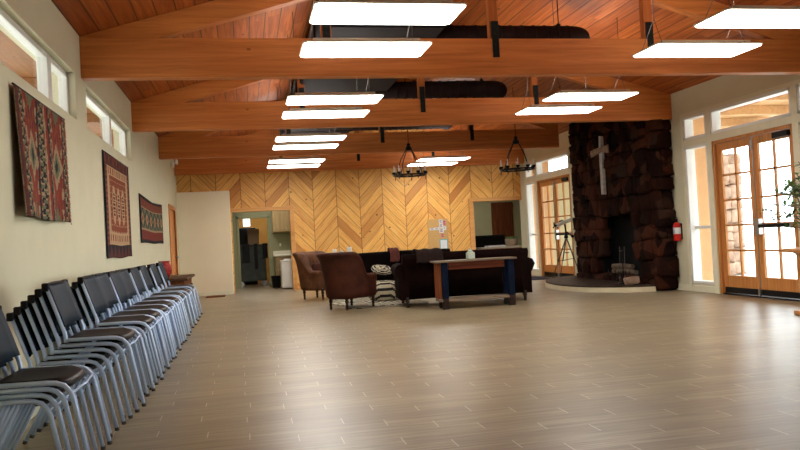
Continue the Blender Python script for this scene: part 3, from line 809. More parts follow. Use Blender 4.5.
# zebra pieces
def zeb(u, v, k=9, s=0.): return 0 if math.sin(k * (v + .16 * math.sin(5 * u + s)) * 2 * PI / 2 + 1.6 * math.sin(3 * u + s)) > -.05 else 1
m = MB(); hide = lambda u, v: (1.62 + 1.42 * u + .10 * math.sin(v * 9), 12.85 + 2.4 * v + .12 * math.sin(u * 8) * (1 if v > .5 else -1), .012)
m.grid(60, 100, hide, pat=lambda u, v: zeb(u, v, 26)); tag(m.build('zebra_rug', [M['z_white'], M['z_black']], None, solid=.01), 'zebra striped rug on the floor between the armchair and sofas', 'rug')
m = MB(); N = 40
prof = [(.02, .36), (.14, .365), (.24, .345), (.285, .29), (.30, .20), (.285, .09), (.25, .02), (.05, .018)]
def pf(u, v):
    a = u * 2 * PI; q = v * (len(prof) - 1); i = min(int(q), len(prof) - 2); w = q - i
    r = prof[i][0] * (1 - w) + prof[i + 1][0] * w; z = prof[i][1] * (1 - w) + prof[i + 1][1] * w
    return (r * math.cos(a), r * math.sin(a), z)
m.grid(48, 36, pf, pat=lambda u, v: zeb(math.sin(u * 2 * PI), v, 11)); ob = m.build('pouf', [M['z_white'], M['z_black']]); ob.location = (2.50, 14.0, .018)
tag(ob, 'round zebra striped pouf on the zebra rug', 'pouf')
m = MB()
def pil(u, v):
    th = u * 2 * PI; ph = (v - .5) * PI; c = math.cos(ph); sx = math.copysign(abs(math.cos(th) * c) ** .6, math.cos(th)); sy = math.copysign(abs(math.sin(th) * c) ** .6, math.sin(th))
    return (.21 * sx, .18 * sy, .075 * math.sin(ph))
m.grid(32, 24, pil, pat=lambda u, v: zeb(math.cos(u * 2 * PI), v, 10)); ob = m.build('zebra_pillow', [M['z_white'], M['z_black']]); ob.location = (2.72, 15.25, .535); ob.rotation_euler = (.35, .1, .1)
tag(ob, 'zebra striped pillow on the seat of the far sofa', 'pillow')
# small round table with jars behind the armchairs
t = empty('round_side_table', (2.02, 16.35, 0), 0, 'small round dark side table behind the armchairs, holding candles', 'table')
m = MB(); m.lathe([(.26, .72), (.28, .73), (.28, .75), (.27, .76)], n=28); m.build('table_top', M['darkwood'], t)
m = MB(); m.lathe([(.03, .05), (.05, .2), (.025, .35), (.045, .6), (.06, .72)], n=14); m.build('pedestal', M['darkwood'], t)
for k in range(3):
    a = k * 2 * PI / 3; m = MB(); m.tube([(0, 0, .12), (.12 * math.cos(a), .12 * math.sin(a), .10), (.24 * math.cos(a), .24 * math.sin(a), .015)], .018, 8); m.build('foot', M['darkwood'], t)
def candle(x, y, r, h, mm, nm, label):
    t = empty(nm, (x, y, .761), 0, label, 'candle' if nm == 'candle' else 'jar')
    m = MB(); m.lathe([(r, 0), (r, h * .96), (r * .85, h), (r * .4, h * .985)], n=14); m.build('wax_body' if nm == 'candle' else 'glass_body', mm, t)
    m = MB(); m.tube([(0, 0, h * .98), (.003, 0, h + .018)], .003, 5) if nm == 'candle' else m.lathe([(r * .9, h), (r * .92, h + .02), (r * .3, h + .025)], n=12); m.build('wick' if nm == 'candle' else 'lid', M['black'] if nm == 'candle' else M['steel'], t)
candle(1.90, 16.3, .045, .24, M['candle'], 'candle', 'squat white candle, leftmost on the small round table')
candle(2.03, 16.25, .045, .18, M['jar'], 'jar', 'short pale glass jar between the two candles')
candle(2.22, 16.3, .055, .27, M['candle'], 'candle', 'taller white candle, rightmost on the small round table')
m = MB(); m.box(5.75, 7.2, 17.0, 18.3, 0, .014, .004); tag(m.build('door_mat', M['mat']), 'dark blue mat on the floor inside the far glazed doors', 'mat')

# ================================================================= NOTICE BOARD
t = empty('notice_board', (5.03, YB - .03, .78), 0, 'tan notice board with pinned papers on the chevron wall', 'notice board')
m = MB(); m.box(-.275, .275, -.0, .028, 0, .84, .004); m.build('board', M['cork'], t)
T2 = lambda m, a, b, z0, z1: m.box(a, b, -.006, -.001, z0, z1)
m = MB(); T2(m, .02, .245, .03, .30); c = m.build('framed_sheet', M['teal'], t); c['label'] = 'teal bordered sheet'
q = MB(); q.box(.045, .22, -.010, -.006, .055, .275); q.build('white_sheet', M['paper'], c)
for (a, b, z0, z1, mk) in ((.03, .13, .72, .82, 'paper'), (.03, .14, .60, .71, 'paper'), (.14, .22, .66, .79, 'pinkpaper'), (-.23, -.10, .55, .61, 'paper'), (-.09, .02, .55, .62, 'paper'), (.03, .15, .47, .58, 'paper'), (.15, .22, .54, .64, 'paper'), (.07, .15, .34, .45, 'pinkpaper')):
    m = MB(); T2(m, a, b, z0, z1); p = m.build('pinned_note', M[mk], t)
    q = MB()
    for k in range(3):
        zz = z0 + (z1 - z0) * (.2 + .26 * k); q.box(a + .015, b - .015 - .02 * (k % 2), -.0085, -.006, zz, zz + (z1 - z0) * .12)
    q.build('print', M['ink'], p)

# ================================================================= KITCHEN RECESS AND STOREROOM
t = empty('kitchen_cabinet', (1.19, YK - .18, 1.50), 0, 'brown wall cabinet hanging in the kitchen recess', 'cabinet')
m = MB(); m.box(-.40, .42, -.14, .17, 0, .62, .004); m.build('cabinet_body', M['kitch'], t)
for a, b in ((-.39, .01), (.02, .41)):
    m = MB(); m.box(a, b, -.162, -.142, .015, .605, .006); m.box(a + .06, b - .06, -.168, -.160, .08, .54, .004); d_ = m.build('cabinet_door', M['kitch'], t)
    q = MB(); q.tube([(b - .04, -.165, .08), (b - .04, -.185, .10), (b - .04, -.165, .14)], .005, 6); q.build('handle', M['steel'], d_)
t = empty('base_cabinet', (1.17, YK - .30, 0), 0, 'wooden base cabinet with a pale worktop in the kitchen recess', 'cabinet')
m = MB(); m.box(-.36, .44, -.26, .28, .08, .84, .004); m.box(-.34, .42, -.20, .28, 0, .08); m.build('cabinet_body', M['kitch'], t)
m = MB(); m.box(-.39, .46, -.29, .29, .841, .885, .006); m.box(-.39, .46, .265, .29, .885, .99, .004); m.build('worktop', M['counter'], t)
for z0, z1 in ((.62, .80),):
    m = MB(); m.box(-.34, .02, -.28, -.262, z0, z1, .004); m.box(.04, .42, -.28, -.262, z0, z1, .004); m.build('drawer_front', M['kitch'], t)
m = MB(); m.box(-.34, .02, -.28, -.262, .10, .60, .004); m.build('cabinet_door', M['kitch'], t)
t = empty('kitchen_appliance', (1.12, YB + .85, 0), 0, 'white upright appliance beside the pine casing of the kitchen opening', 'appliance')
m = MB(); m.box(-.20, .34, -.28, .28, .02, .70, .012); m.build('appliance_body', M['white'], t)
m = MB(); m.box(-.205, .345, -.29, .29, .702, .74, .012); m.build('lid', M['white'], t)
m = MB(); m.box(-.12, .18, -.25, .1, .741, .775, .012); tag(m.build('folded_towel', M['paper']), 'pale folded towel on top of the white appliance', 'towel').location = (1.12, YB + .85, 0)
m = MB(); m.box(.965, 1.015, YK - .012, YK - .001, 1.12, 1.20, .004); tag(m.build('wall_outlet', M['white']), 'white outlet on the kitchen recess wall', 'outlet')
t = empty('waste_basket', (.80, YB + 1.35, 0), 0, 'small black waste basket beside the storeroom doorway', 'basket')
m = MB(); m.lathe([(.10, 0), (.105, .01), (.135, .32), (.142, .33), (.138, .335), (.125, .32), (.09, .03)], n=18); m.build('bin_body', M['black'], t)
t = empty('rolling_cart', (.19, 22.5, 0), .1, 'dark grey-green rolling cart with cloths hung over it, in the storeroom', 'cart')
m = MB(); m.prism([(-.38, -.28), (.38, -.28), (.42, .28), (-.42, .28)], .16, 1.16); m.box(-.45, .45, -.33, .33, 1.16, 1.21, .01); m.build('cart_body', M['bin'], t)
m = MB()
for x, w, z in ((-.18, .10, .72), (.10, .05, .50), (.36, .07, .80)): m.box(x - w, x + w, -.345, -.332, z, 1.23, .005)
m.build('hanging_cloth', M['black'], t)
for x in (-.33, .33):
    for y in (-.23, .23):
        m = MB(); m.lathe([(.07, -.02), (.075, 0), (.07, .02)], n=16, mat=Matrix.Translation((x, y, .076)) @ Matrix.Rotation(PI / 2, 4, 'X')); m.box(x - .02, x + .02, y - .03, y + .03, .07, .16); m.build('caster', M['steel'], t)
t = empty('storage_locker', (.0, 23.55, 0), 0, 'black upright locker standing behind the rolling cart', 'locker')
m = MB(); m.box(-.30, .35, -.28, .28, .02, 1.72, .008); m.build('locker_body', M['black'], t)
m = MB(); m.box(-.28, .02, -.295, -.282, .05, 1.69, .003); m.box(.035, .33, -.295, -.282, .05, 1.69, .003); m.build('locker_door', M['black'], t)
m = MB(); m.box(-.16, .16, -.12, .12, 0, .44, .004); m.box(-.17, .17, -.125, .125, .30, .445, .002); ob = m.build('cardboard_box', M['card']); ob.location = (.27, 22.46, 1.212); tag(ob, 'brown cardboard box on top of the rolling cart', 'box')
t = empty('storeroom_lamp', (.10, 23.0, 1.76), 0, 'pale glowing lamp hanging over the storeroom', 'lamp')
m = MB(); m.box(-.10, .10, -.10, .10, 0, .26, .01); m.build('diffuser', M['lamp3'], t)
m = MB(); m.box(-.12, .12, -.12, .12, .261, .30, .005); m.tube([(0, 0, .30), (0, 0, .845)], .006, 6); m.build('housing', M['white'], t)

def added_panel_lamp(x, y, z, l, w_, label):  # lamps added out of view to brighten the rooms beyond the timber wall
    t = empty('added_ceiling_lamp', (x, y, z), 0, label, 'ceiling light')
    m = MB(); m.box(-l, l, -w_, w_, -.02, -.001, .004); m.build('diffuser', M['fill_lamp'], t)
    m = MB(); m.box(-l - .02, l + .02, -w_ - .02, w_ + .02, .0, .03, .004); m.build('housing', M['white'], t)
added_panel_lamp(.6, 20.5, 2.47, .5, .2, 'unseen flat ceiling light added inside the kitchen recess')
added_panel_lamp(.3, 23.2, 2.57, .4, .2, 'unseen flat ceiling light added high inside the storeroom')
added_panel_lamp(6.9, 21.6, 2.57, .5, .2, 'unseen flat ceiling light added inside the passage')
# ================================================================= PASSAGE ON THE RIGHT
t = empty('barn_door', (8.11, 23.06, .02), 0, 'rust brown plank door with a V brace in the passage', 'door')
m = MB()
for k in range(6): m.box(-.36 + k * .12, -.36 + k * .12 + .116, -.02, .02, 0, 2.12, .004)
m.build('planks', M['rust'], t)
m = MB(); m.box(-.36, .36, -.045, -.021, .05, .19, .003); m.box(-.36, .36, -.045, -.021, 1.93, 2.07, .003)
for s in (-1, 1):
    m.prism([(s * .03 - .05, .19), (s * .03 + .05, .19), (s * .30 + .05, 1.93), (s * .30 - .05, 1.93)], -.044, -.022, swap)
m.build('brace', M['rust'], t)
t = empty('upright_piano', (7.2, 21.5, 0), 0, 'black upright piano in the passage, low in shadow', 'piano')
m = MB(); m.box(-.62, .40, -.02, .36, 0, 1.08, .01); m.box(-.62, .40, -.30, -.02, .58, .68, .006); m.box(-.60, -.52, -.28, -.02, 0, .58, .005); m.box(.30, .38, -.28, -.02, 0, .58, .005); m.build('piano_case', M['black'], t)
m = MB(); m.box(-.645, .425, -.04, .38, 1.081, 1.115, .006); m.build('piano_lid', M['black'], t)
m = MB(); m.box(-.52, .30, -.285, -.06, .681, .70); m.build('keyboard', M['white'], t)
t = empty('wooden_counter', (7.06, 20.2, 0), 0, 'pale topped wooden counter at the passage opening', 'counter')
m = MB(); m.box(-.72, .52, -.24, .26, .74, .785, .006); m.build('counter_top', M['counter'], t)
m = MB(); m.box(-.66, .50, -.18, .24, 0, .739, .004); m.box(.30, .505, -.20, -.18, 0, .72, .003); m.build('counter_body', M['orange'], t)
t = empty('wicker_basket', (7.34, 20.2, .786), 0, 'round wicker basket with a leafy plant on the wooden counter', 'basket')
m = MB(); m.lathe([(.15, 0), (.175, .04), (.185, .12), (.19, .20), (.18, .205), (.165, .12), (.12, .03)], n=22)
m.build('basket_body', M['basket'], t)
m = MB()
for k in range(26):
    a = R() * 2 * PI; r = .02 + .13 * R(); m.tube([(r * math.cos(a), r * math.sin(a), .12), (r * 1.15 * math.cos(a), r * 1.15 * math.sin(a), .22 + .05 * R())], .012, 5)
m.build('leaves', M['leaf'], t)
m = MB(); m.box(-.26, .26, -.16, .16, 0, .035, .006); ob = m.build('book', M['paper']); ob.location = (6.85, 20.2, .786); tag(ob, 'pale flat book lying on the wooden counter', 'book')

# ================================================================= FIREPLACE
FX, FY0, FY1, FZ = 7.0, 12.02, 15.25, 3.70
fb = (12.75, 14.15, .12, 1.42)
t = empty('fireplace', (7.2, 13.6, 0), 0, 'tall dark fieldstone fireplace projecting from the right wall', 'fireplace'); T = Matrix.Translation((-7.2, -13.6, 0))
def zc(x): return roof_z(x) - .01
m = MB(); wall_mesh(m, 'x', FX + .07, XR - .002, FY0 + .07, FY1 - .07, 0, 3.40, [fb])
ob = m.build('masonry_core', M['soot'], t); ob.data.transform(T)
m = MB(); m.box(XR - .06, XR - .01, fb[0], fb[1], fb[2], fb[3]); m.box(FX + .08, XR - .05, fb[0], fb[1], .10, .125); ob = m.build('firebox', M['soot'], t); ob.data.transform(T)
def stone(m, c, s, rnd):
    """irregular rounded block: c centre, s half sizes"""
    r = bmesh.ops.create_cube(m.bm, size=2.); vs = r['verts']
    r = bmesh.ops.bevel(m.bm, geom=list({e for v in vs for e in v.link_edges}), offset=.34, segments=2, affect='EDGES', profile=.55)
    vs = {v for f in r['faces'] for v in f.verts}
    q = Matrix.Rotation(rnd.uniform(-.16, .16), 3, 'X') @ Matrix.Rotation(rnd.uniform(-.12, .12), 3, 'Y')
    for v in vs:
        p = v.co * (1.05 + rnd.uniform(-.13, .13)); v.co = Vector(c) + q @ Vector((p.x * s[0], p.y * s[1], p.z * s[2]))
    for f in {f for v in vs for f in v.link_faces}: f.smooth = True
rnd = random.Random(4); m = MB()
def course(face, u0, u1, z0, z1, holes=()):
    z = z0; row = 0
    while z < z1 - .05:
        h = min(rnd.uniform(.18, .36), z1 - z); u = u0
        while u < u1 - .02:
            w = rnd.uniform(.2, .52) if face == 'x' else rnd.uniform(.16, .40)
            if u1 - u - w < .10: w = u1 - u
            uc, zcn = u + w / 2, z + h / 2
            inside = any(a - .0 < uc < b + .0 and c < zcn < d for a, b, c, d in holes)
            if not inside:
                dep = rnd.uniform(.06, .13); zj = rnd.uniform(-.03, .03)
                uu0, uu1 = u, u + w
                if face == 'x': stone(m, (FX + .06, uc, zcn + zj), (dep, w / 2 - .006, h / 2 - .006), rnd)
                elif face == 'n': stone(m, (uc, FY0 + .06, zcn + zj), (w / 2 - .004, dep, h / 2 - .006), rnd)
                else: stone(m, (uc, FY1 - .06, zcn), (w / 2 - .004, dep, h / 2 - .006), rnd)
            u += w
        z += h; row += 1
course('x', FY0 + .12, FY1 - .02, 0, 3.42, [fb]); course('n', FX, XR - .02, 0, 3.42); course('f', FX, XR - .02, 0, 3.42)
ob = m.build('stone_facing', M['rock'], t); ob.data.transform(T)
# hearth
hp = [(6.97, 12.06), (6.72, 12.12), (6.43, 12.34), (6.16, 12.66), (5.97, 13.05), (5.88, 13.55), (5.90, 14.1), (6.02, 14.7), (6.22, 15.2), (6.5, 15.62), (6.9, 15.95), (XR - .03, 16.08), (XR - .03, 12.30), (6.97, 12.30)]
def smooth(p, n=3):
    out = []
    for i in range(len(p)):
        a, b, c, d = (Vector(p[(i + k) % len(p)]) for k in (-1, 0, 1, 2))
        if 0 <= i < 10:
            for k in range(n):
                s = k / n; out.append(tuple(.5 * ((2 * b) + (c - a) * s + (2 * a - 5 * b + 4 * c - d) * s * s + (3 * b - a - 3 * c + d) * s ** 3)))
        else: out.append(tuple(b))
    return out
hp = [hp[0]] + smooth(hp)[3:]
m = MB(); m.prism(hp, .0, .085); ob = m.build('hearth_base', M['slab_edge'], t); ob.data.transform(T)
m = MB(); cen = Vector((6.95, 14.0)); m.prism([tuple(cen + (Vector(p) - cen) * .985) for p in hp[:-3]] + hp[-3:], .0855, .115); ob = m.build('hearth_slab', M['slab'], t); ob.data.transform(T)
# cross on the stone face
t = empty('hanging_cross', (FX - .085, 13.68, 1.80), 0, 'rough pale driftwood cross on the dark fireplace stones', 'cross')
m = MB(); m.prism([(-.045, 0), (.05, .01), (.055, .85), (.03, 1.15), (-.04, 1.13), (-.05, .85)], -.03, .03, Matrix(((0, 0, 1, 0), (1, 0, 0, 0), (0, 1, 0, 0), (0, 0, 0, 1)))); m.build('upright', M['crossw'], t)
m = MB(); m.prism([(-.37, .93), (-.36, .77), (-.10, .83), (.15, .79), (.36, .76), (.38, .89), (.1, .92), (-.12, .92)], -.055, -.031, Matrix(((0, 0, 1, 0), (1, 0, 0, 0), (0, 1, 0, 0), (0, 0, 0, 1)))); m.build('crosspiece', M['crossb'], t)
# fire grate, logs, tools
t = empty('fire_grate', (7.14, 13.45, .126), 0, 'black iron fire grate inside the firebox', 'grate')
m = MB()
for k in range(7): y = -.42 + .14 * k; m.tube([(-.13, y, .0), (-.13, y, .20), (-.12, y, .10), (.13, y, .10), (.13, y, 0)], .010, 6)
m.tube([(-.13, -.45, .10), (-.13, .45, .10)], .012, 6); m.tube([(.12, -.45, .10), (.12, .45, .10)], .012, 6); m.build('iron_bars', M['black'], t)
for k, (y, z, l) in enumerate(((-.12, .165, .32), (.2, .165, .26), (.03, .265, .3))):
    m = MB(); m.tube([(0, -l, 0), (.01, 0, .008), (0, l, 0)], .05, 12, radii=[.045, .052, .048]); m.bm.faces.ensure_lookup_table()
    ob = m.build('fire_log', M['bark']); ob.location = (7.12, 13.45 + y, .126 + z + .0); ob.rotation_euler.z = (.12, -.14, .3)[k] * .5
    tag(ob, ['bark covered log lying at the right on the grate', 'bark covered log lying at the left on the grate', 'bark covered log laid across the top of the others'][k], 'log', 'logs on the fire grate')
t = empty('fire_tool_set', (6.72, 12.72, .116), 0, 'black fire tool stand on the hearth beside the pier', 'fire tools')
m = MB(); m.lathe([(.10, 0), (.10, .012), (.03, .03)], n=18); m.tube([(0, 0, .02), (0, 0, .66)], .010, 8); m.tube([(0, -.11, .60), (0, .11, .60)], .008, 6); m.build('stand', M['black'], t)
for k, y in enumerate((-.09, .09)):
    m = MB(); m.tube([(.0, y, .59), (-.02, y, .10)], .007, 6); m.lathe([(.02, -.05), (.022, 0), (.012, .03)], (-.02, y, .10), 8); m.tube([(0, y, .59), (.0, y, .68)], .011, 6); m.build('poker' if k else 'brush', M['gunmetal'], t)
m = MB(); m.bm; stone(m, (0, 0, .07), (.09, .12, .065), rnd); ob = m.build('loose_stone', M['rockpale']); ob.location = (6.72, 12.42, .118); tag(ob, 'loose pale stone lying on the near end of the hearth', 'stone')

# fire extinguisher
t = empty('fire_extinguisher', (XR - .085, 11.86, .86), 0, 'red fire extinguisher hanging on the wall between fireplace and glazed doors', 'fire extinguisher')
m = MB(); m.lathe([(.055, 0), (.064, .012), (.064, .26), (.05, .30), (.022, .32)], n=20); m.build('cylinder', M['red'], t)
m = MB(); m.lathe([(.0655, .12), (.0655, .23)], n=20, capt=False); m.build('label_sticker', M['paper'], t)
m = MB()
for zz in (.14, .16, .18, .205): m.box(-.069, -.066, -.03, .03, zz, zz + .008)
m.build('print', M['ink'], t)
m = MB(); m.lathe([(.018, .31), (.018, .36)], n=10); m.box(-.07, .02, -.012, .012, .36, .378, .003); m.box(-.09, .015, -.012, .012, .392, .408, .003); m.build('valve_handle', M['black'], t)
m = MB(); m.tube([(0, .01, .34), (0, .06, .36), (-.01, .10, .30), (-.01, .085, .12), (-.01, .078, .02)], .010, 8); m.build('hose', M['black'], t)
m = MB(); m.box(.066, .084, -.03, .03, .02, .30, .003); m.build('wall_bracket', M['black'], t)

# ================================================================= TELESCOPE
t = empty('telescope', (7.16, 16.25, 0), 0, 'small white telescope on a tall tripod before the far glazed doors', 'telescope')
apx = Vector((.06, 0, .98))
feet = [Vector((-.33, .05, .004)), Vector((.03, .42, .004)), Vector((.12, -.52, .118))]
for f in feet:
    m = MB(); d_ = (f - apx); m.tube([apx + d_ * .03 + Vector((0, 0, 0)), apx + d_ * .55], .016, 8); m.tube([apx + d_ * .5, f], .011, 8); m.lathe([(.012, 0), (.018, .02), (.012, .04)], f, 8); m.build('tripod_leg', M['gunmetal'], t)
m = MB(); m.tube([apx + (f - apx) * .55 for f in feet], .006, 6, closed=True); m.lathe([(.05, -.01), (.05, .01)], apx + Vector((0, 0, -.35)), 14); m.build('spreader', M['black'], t)
m = MB(); m.lathe([(.045, 0), (.05, .03), (.03, .08), (.022, .16)], apx - Vector((0, 0, .02)), 14); m.tube([apx + Vector((0, 0, .12)), apx + Vector((-.02, 0, .32))], .02, 8); m.tube([apx + Vector((.0, 0, .14)), apx + Vector((.14, -.03, .02))], .012, 6); m.lathe([(.03, -.03), (.035, 0), (.03, .03)], apx + Vector((.14, -.03, .02)), 10); m.build('mount', M['black'], t)
tc_ = apx + Vector((-.02, 0, .35)); ax = Vector((.27, .0, .09)); m = MB()
m.tube([tc_ - ax * .75, tc_ + ax * .9], .042, 14); m.tube([tc_ + ax * .85, tc_ + ax * 1.05], .045, 14); m.build('optical_tube', M['white'], t)
m = MB(); m.tube([tc_ - ax * .95, tc_ - ax * .75], .024, 10); m.tube([tc_ - ax * .93, tc_ - ax * .93 + Vector((-.01, 0, .09))], .016, 8); m.tube([tc_ - ax * .95 + Vector((0, 0, -.0)), tc_ - ax * .85 + Vector((-.06, 0, -.05))], .014, 8)
m.tube([tc_ - ax * .5 + Vector((0, 0, .065)), tc_ - ax * .15 + Vector((0, 0, .065))], .013, 8); m.build('eyepiece', M['black'], t)

# ================================================================= CHANDELIERS
def chandelier(x, y, z, label):
    t = empty('chandelier', (x, y, z), 0, label, 'chandelier', 'wrought iron chandeliers')
    r = .33; n = 10
    m = MB(); m.tube([(r * math.cos(a * 2 * PI / 32), r * math.sin(a * 2 * PI / 32), 0) for a in range(32)], .015, 8, closed=True)
    m.tube([(-r, 0, 0), (r, 0, 0)], .007, 6); m.tube([(0, -r, 0), (0, r, 0)], .007, 6); m.build('ring', M['black'], t)
    m = MB()
    for k in range(4):
        a = k * PI / 2 + .4; c, s = math.cos(a), math.sin(a)
        m.tube([(r * c, r * s, .01), (r * .62 * c, r * .62 * s, .32), (.07 * c, .07 * s, .52), (.03 * c, .03 * s, .60)], .009, 6)
    m.lathe([(.03, .50), (.075, .53), (.06, .57), (.03, .60), (.04, .63), (.015, .66)], n=12); m.build('hanging_arms', M['black'], t)
    m = MB(); zt = roof_z(x) - z
    m.tube([(0, 0, .65), (0, 0, zt)], .006, 6)
    for k in range(14): m.lathe([(.004, -.02), (.013, 0), (.004, .02)], (0, 0, .70 + k * (zt - .72) / 14), 6)
    m.build('chain', M['black'], t)
    for k in range(n):
        a = k * 2 * PI / n; c, s = r * math.cos(a), r * math.sin(a)
        m = MB(); m.lathe([(.012, .01), (.035, .03), (.045, .06), (.038, .065), (.012, .05)], (c, s, 0), 10); cup = m.build('candle_cup', M['black'], t)
        q = MB(); q.lathe([(.013, .06), (.013, .13), (.006, .135), (.011, .155), (.012, .175), (.004, .20)], (c, s, 0), 8); q.build('candle_bulb', M['candle'], cup)
        if k % 2 == 0:
            q = MB(); q.tube([(c, s + .03 * math.cos(b * 2 * PI / 12), -.055 + .03 * math.sin(b * 2 * PI / 12)) for b in range(12)], .005, 5, closed=True); q.tube([(c, s, -.02), (c, s, .0)], .006, 5); q.build('ring_drop', M['black'], t)
chandelier(3.37, 15.05, 2.43, 'black wrought iron ring chandelier hanging over the sofas, left one of two')
chandelier(5.32, 14.1, 2.385, 'black wrought iron ring chandelier nearer the fireplace, right one of two')

# ================================================================= PLANT ON PEDESTAL
t = empty('plant_pedestal', (6.57, 7.75, 0), 0, 'turned oak pedestal at the right edge of the room', 'pedestal')
m = MB(); m.box(-.20, .20, -.20, .20, 0, .05, .008); m.lathe([(.20, .05), (.21, .09), (.16, .13), (.15, .17), (.21, .28), (.215, .36), (.18, .48), (.16, .56), (.19, .60), (.17, .63), (.20, .70), (.25, .74)], n=28); m.build('turned_column', M['turned'], t)
m = MB(); m.box(-.26, .26, -.26, .26, .741, .79, .01); m.build('top_board', M['turned'], t)
t = empty('potted_plant', (6.57, 7.75, .79), 0, 'leafy green potted plant standing on the oak pedestal', 'potted plant')
m = MB(); m.lathe([(.09, 0), (.10, .01), (.15, .20), (.16, .235), (.14, .235), (.12, .19), (.02, .18)], n=20); m.build('pot', M['white'], t)
m = MB(); lv = MB(); rp = random.Random(11)
for k in range(60):
    a = rp.uniform(0, 2 * PI); l = rp.uniform(.15, .66); h = rp.uniform(.05, .98) if l < .4 else rp.uniform(.15, .6)
    p0 = Vector((.03 * math.cos(a), .03 * math.sin(a), .19)); p1 = Vector((.4 * l * math.cos(a), .4 * l * math.sin(a), .2 + h * .7)); p2 = Vector((l * math.cos(a), l * math.sin(a), .2 + h * .88))
    m.tube([p0, p1, p2], .005, 5)
    for q in range(15):
        w = rp.uniform(.35, 1.0); b = p0.lerp(p1, w * 1.0) if w < .6 else p1.lerp(p2, (w - .5) * 2)
        d = Vector((rp.uniform(-1, 1), rp.uniform(-1, 1), rp.uniform(-.35, .5))).normalized(); s = d.cross(Vector((0, 0, 1))).normalized() * .022; L = rp.uniform(.08, .13)
        v = [lv.bm.verts.new(b), lv.bm.verts.new(b + d * L * .5 + s + Vector((0, 0, .006))), lv.bm.verts.new(b + d * L), lv.bm.verts.new(b + d * L * .5 - s + Vector((0, 0, .006)))]
        lv.bm.faces.new(v)
m.build('stems', M['bark'], t); lf = lv.build('leaves', M['leaf'], t)

# ================================================================= OUTSIDE
m = MB(); m.box(XR + .16, 60, -30, 60, -.25, -.03); m.box(-60, XL - .24, -30, 60, -.25, -.03); m.box(XL - .24, XR + .16, 24.7, 60, -.25, -.03)
struct(m.build('ground', M['ground']), 'pale paving outside the glazed doors', 'ground')
pl = ['stone porch pillar outside the near doors', 'stone porch pillar outside the far doors', 'stone porch pillar beyond the right edge']
for i, (x, y) in enumerate(((10.4, 15.0), (10.4, 18.6), (10.4, 7.6))):
    t = empty('porch_pillar', (x, y, -.03), 0, pl[i], 'pillar', 'stone porch pillars'); rr_ = random.Random(i)
    m = MB(); z = 0
    while z < 2.6:
        h = rr_.uniform(.18, .3)
        for sx in (-.14, .14):
            for sy in (-.14, .14): stone(m, (sx, sy, z + h / 2), (.16, .16, h / 2 - .004), rr_)
        z += h
    m.build('stone_shaft', M['rockpale'], t)
m = MB(); m.box(XR + .16, 10.9, 1.5, 19.4, 3.26, 3.34)
for k in range(12): m.box(XR + .17, 10.8, 2.2 + k * 1.45, 2.34 + k * 1.45, 3.10, 3.259, .004)
struct(m.build('trim_5', M['porch']), 'timber porch ceiling outside the glazed doors', 'trim')
m = MB(); m.box(10.25, 10.55, 1.5, 19.4, 2.80, 3.09, .01); tag(m.build('porch_beam', M['soffit']), 'timber porch beam across the stone pillars outside', 'beam')
for i, y in enumerate((12.1, 19.31)):
    m = MB(); m.box(XR + .17, XR + .75, y - .1, y + .1, -.03, 3.1, .01); tag(m.build('buttress', M['stucco']), ['tan outside buttress next to the near doors', 'tan outside buttress past the far doors'][i], 'buttress')
m = MB()
for s in (0,): m.box(XL - 3.2, XL - .26, -3, 24, 3.04, 3.10, .003); m.box(XL - 3.2, XL - 3.0, -3, 24, 2.62, 3.04, .003)  # outer depth and hanging edge beam added to cut light under the soffit
for k in range(12): m.box(XL - 3.0, XL - .26, -2.5 + k * 2.2, -2.38 + k * 2.2, 2.92, 3.04, .004)
struct(m.build('trim_4', M['soffit']), 'timber soffit outside the clerestory windows', 'trim')
tr = ['leafy tree outside, seen through the near doors', 'leafy tree outside, beyond the near pillar', 'leafy tree outside, seen through the far doors']
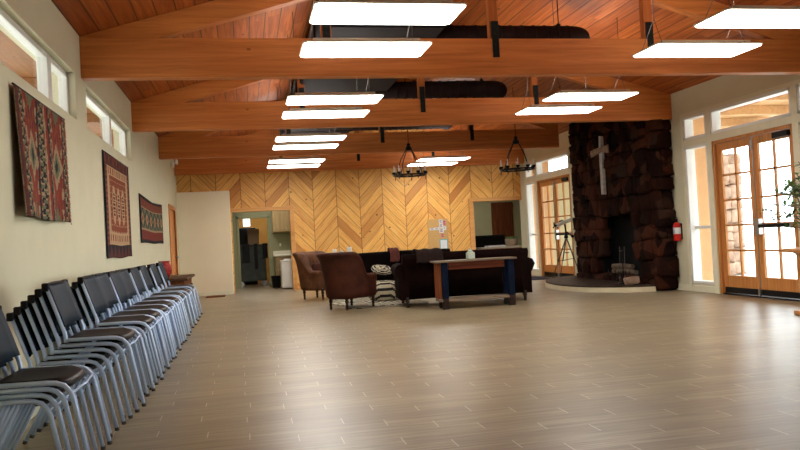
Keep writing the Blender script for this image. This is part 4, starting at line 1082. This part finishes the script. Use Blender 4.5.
for i, (x, y, h) in enumerate(((21, 20, 4.2), (17.5, 27, 4.0), (19, 36, 5.5))):
    t = empty('tree', (x, y, -.03), 0, tr[i], 'tree', 'trees outside'); q = random.Random(i + 5)
    m = MB(); m.tube([(0, 0, 0), (.05, 0, h * .4), (0, .05, h * .8)], .1, 8, radii=[.14, .10, .04])
    for k in range(7):
        a = q.uniform(0, 6.3); m.tube([(0, 0, h * (.35 + .06 * k)), (.9 * math.cos(a), .9 * math.sin(a), h * (.5 + .07 * k))], .03, 6)
    m.build('trunk', M['bark'], t)
    m = MB()
    for k in range(900):
        a = q.uniform(0, 6.3); b = math.acos(q.uniform(-1, 1)); r = 1.5 * q.uniform(.4, 1) ** .5; c = Vector((r * math.cos(a) * math.sin(b), r * math.sin(a) * math.sin(b), h * .78 + 1.3 * math.cos(b) * r / 1.5))
        d = Vector((q.uniform(-1, 1), q.uniform(-1, 1), q.uniform(-1, 1))).normalized() * .10; s = d.orthogonal().normalized() * .05
        m.bm.faces.new([m.bm.verts.new(c - d), m.bm.verts.new(c + s), m.bm.verts.new(c + d), m.bm.verts.new(c - s)])
    m.build('crown', M['leaf2'], t)

# ================================================================= LIGHT
w = bpy.data.worlds.new('World'); SC.world = w; w.use_nodes = True
nt = w.node_tree; bg = nt.nodes['Background']; bg.inputs[0].default_value = (.86, .93, 1., 1); bg.inputs[1].default_value = 4.2
def portal(x, y0, y1, z0, z1, rot):
    l = bpy.data.lights.new('daylight_portal', 'AREA'); l.shape = 'RECTANGLE'; l.size = z1 - z0; l.size_y = y1 - y0; l.cycles.is_portal = True
    o = bpy.data.objects.new('daylight_portal', l); COL.objects.link(o); o.location = (x, (y0 + y1) / 2, (z0 + z1) / 2); o.rotation_euler = (0, rot, 0)
for yf, dw in GROUPS:
    s1, d, s2 = group_layout(yf, dw); lo = s2[0] if yf != 19.07 else d[0]
    portal(XR + .20, lo, s1[1], 0, 2.96, PI / 2)
for a, b, z0, z1 in LW + LW0: portal(XL - .28, a, b, z0, z1, -PI / 2)

# ================================================================= CAMERA
f, yaw, pitch, roll = 758.7, .2036, .0181, -.053
cy, sy, cp, sp, cr, sr = math.cos(yaw), math.sin(yaw), math.cos(pitch), math.sin(pitch), math.cos(roll), math.sin(roll)
r = Vector((cy, -sy, 0)); fw = Vector((sy * cp, cy * cp, sp)); u = r.cross(fw); r2 = r * cr + u * sr; u2 = -r * sr + u * cr
cam = bpy.data.cameras.new('camera'); cam.sensor_width = 36; cam.lens = f * 36 / 800; cam.clip_end = 200
co = bpy.data.objects.new('camera', cam); COL.objects.link(co)
co.matrix_world = Matrix(((r2.x, u2.x, -fw.x, 0), (r2.y, u2.y, -fw.y, 0), (r2.z, u2.z, -fw.z, 1.15), (0, 0, 0, 1)))
SC.camera = co
vs = SC.view_settings; vs.view_transform = 'Standard'; vs.look = 'None'; vs.gamma = 1; vs.exposure = 1.12; vs.use_curve_mapping = False
SC.cycles.use_denoising = True; SC.cycles.max_bounces = 8; SC.cycles.diffuse_bounces = 4; SC.cycles.transparent_max_bounces = 12; SC.cycles.sample_clamp_indirect = 6
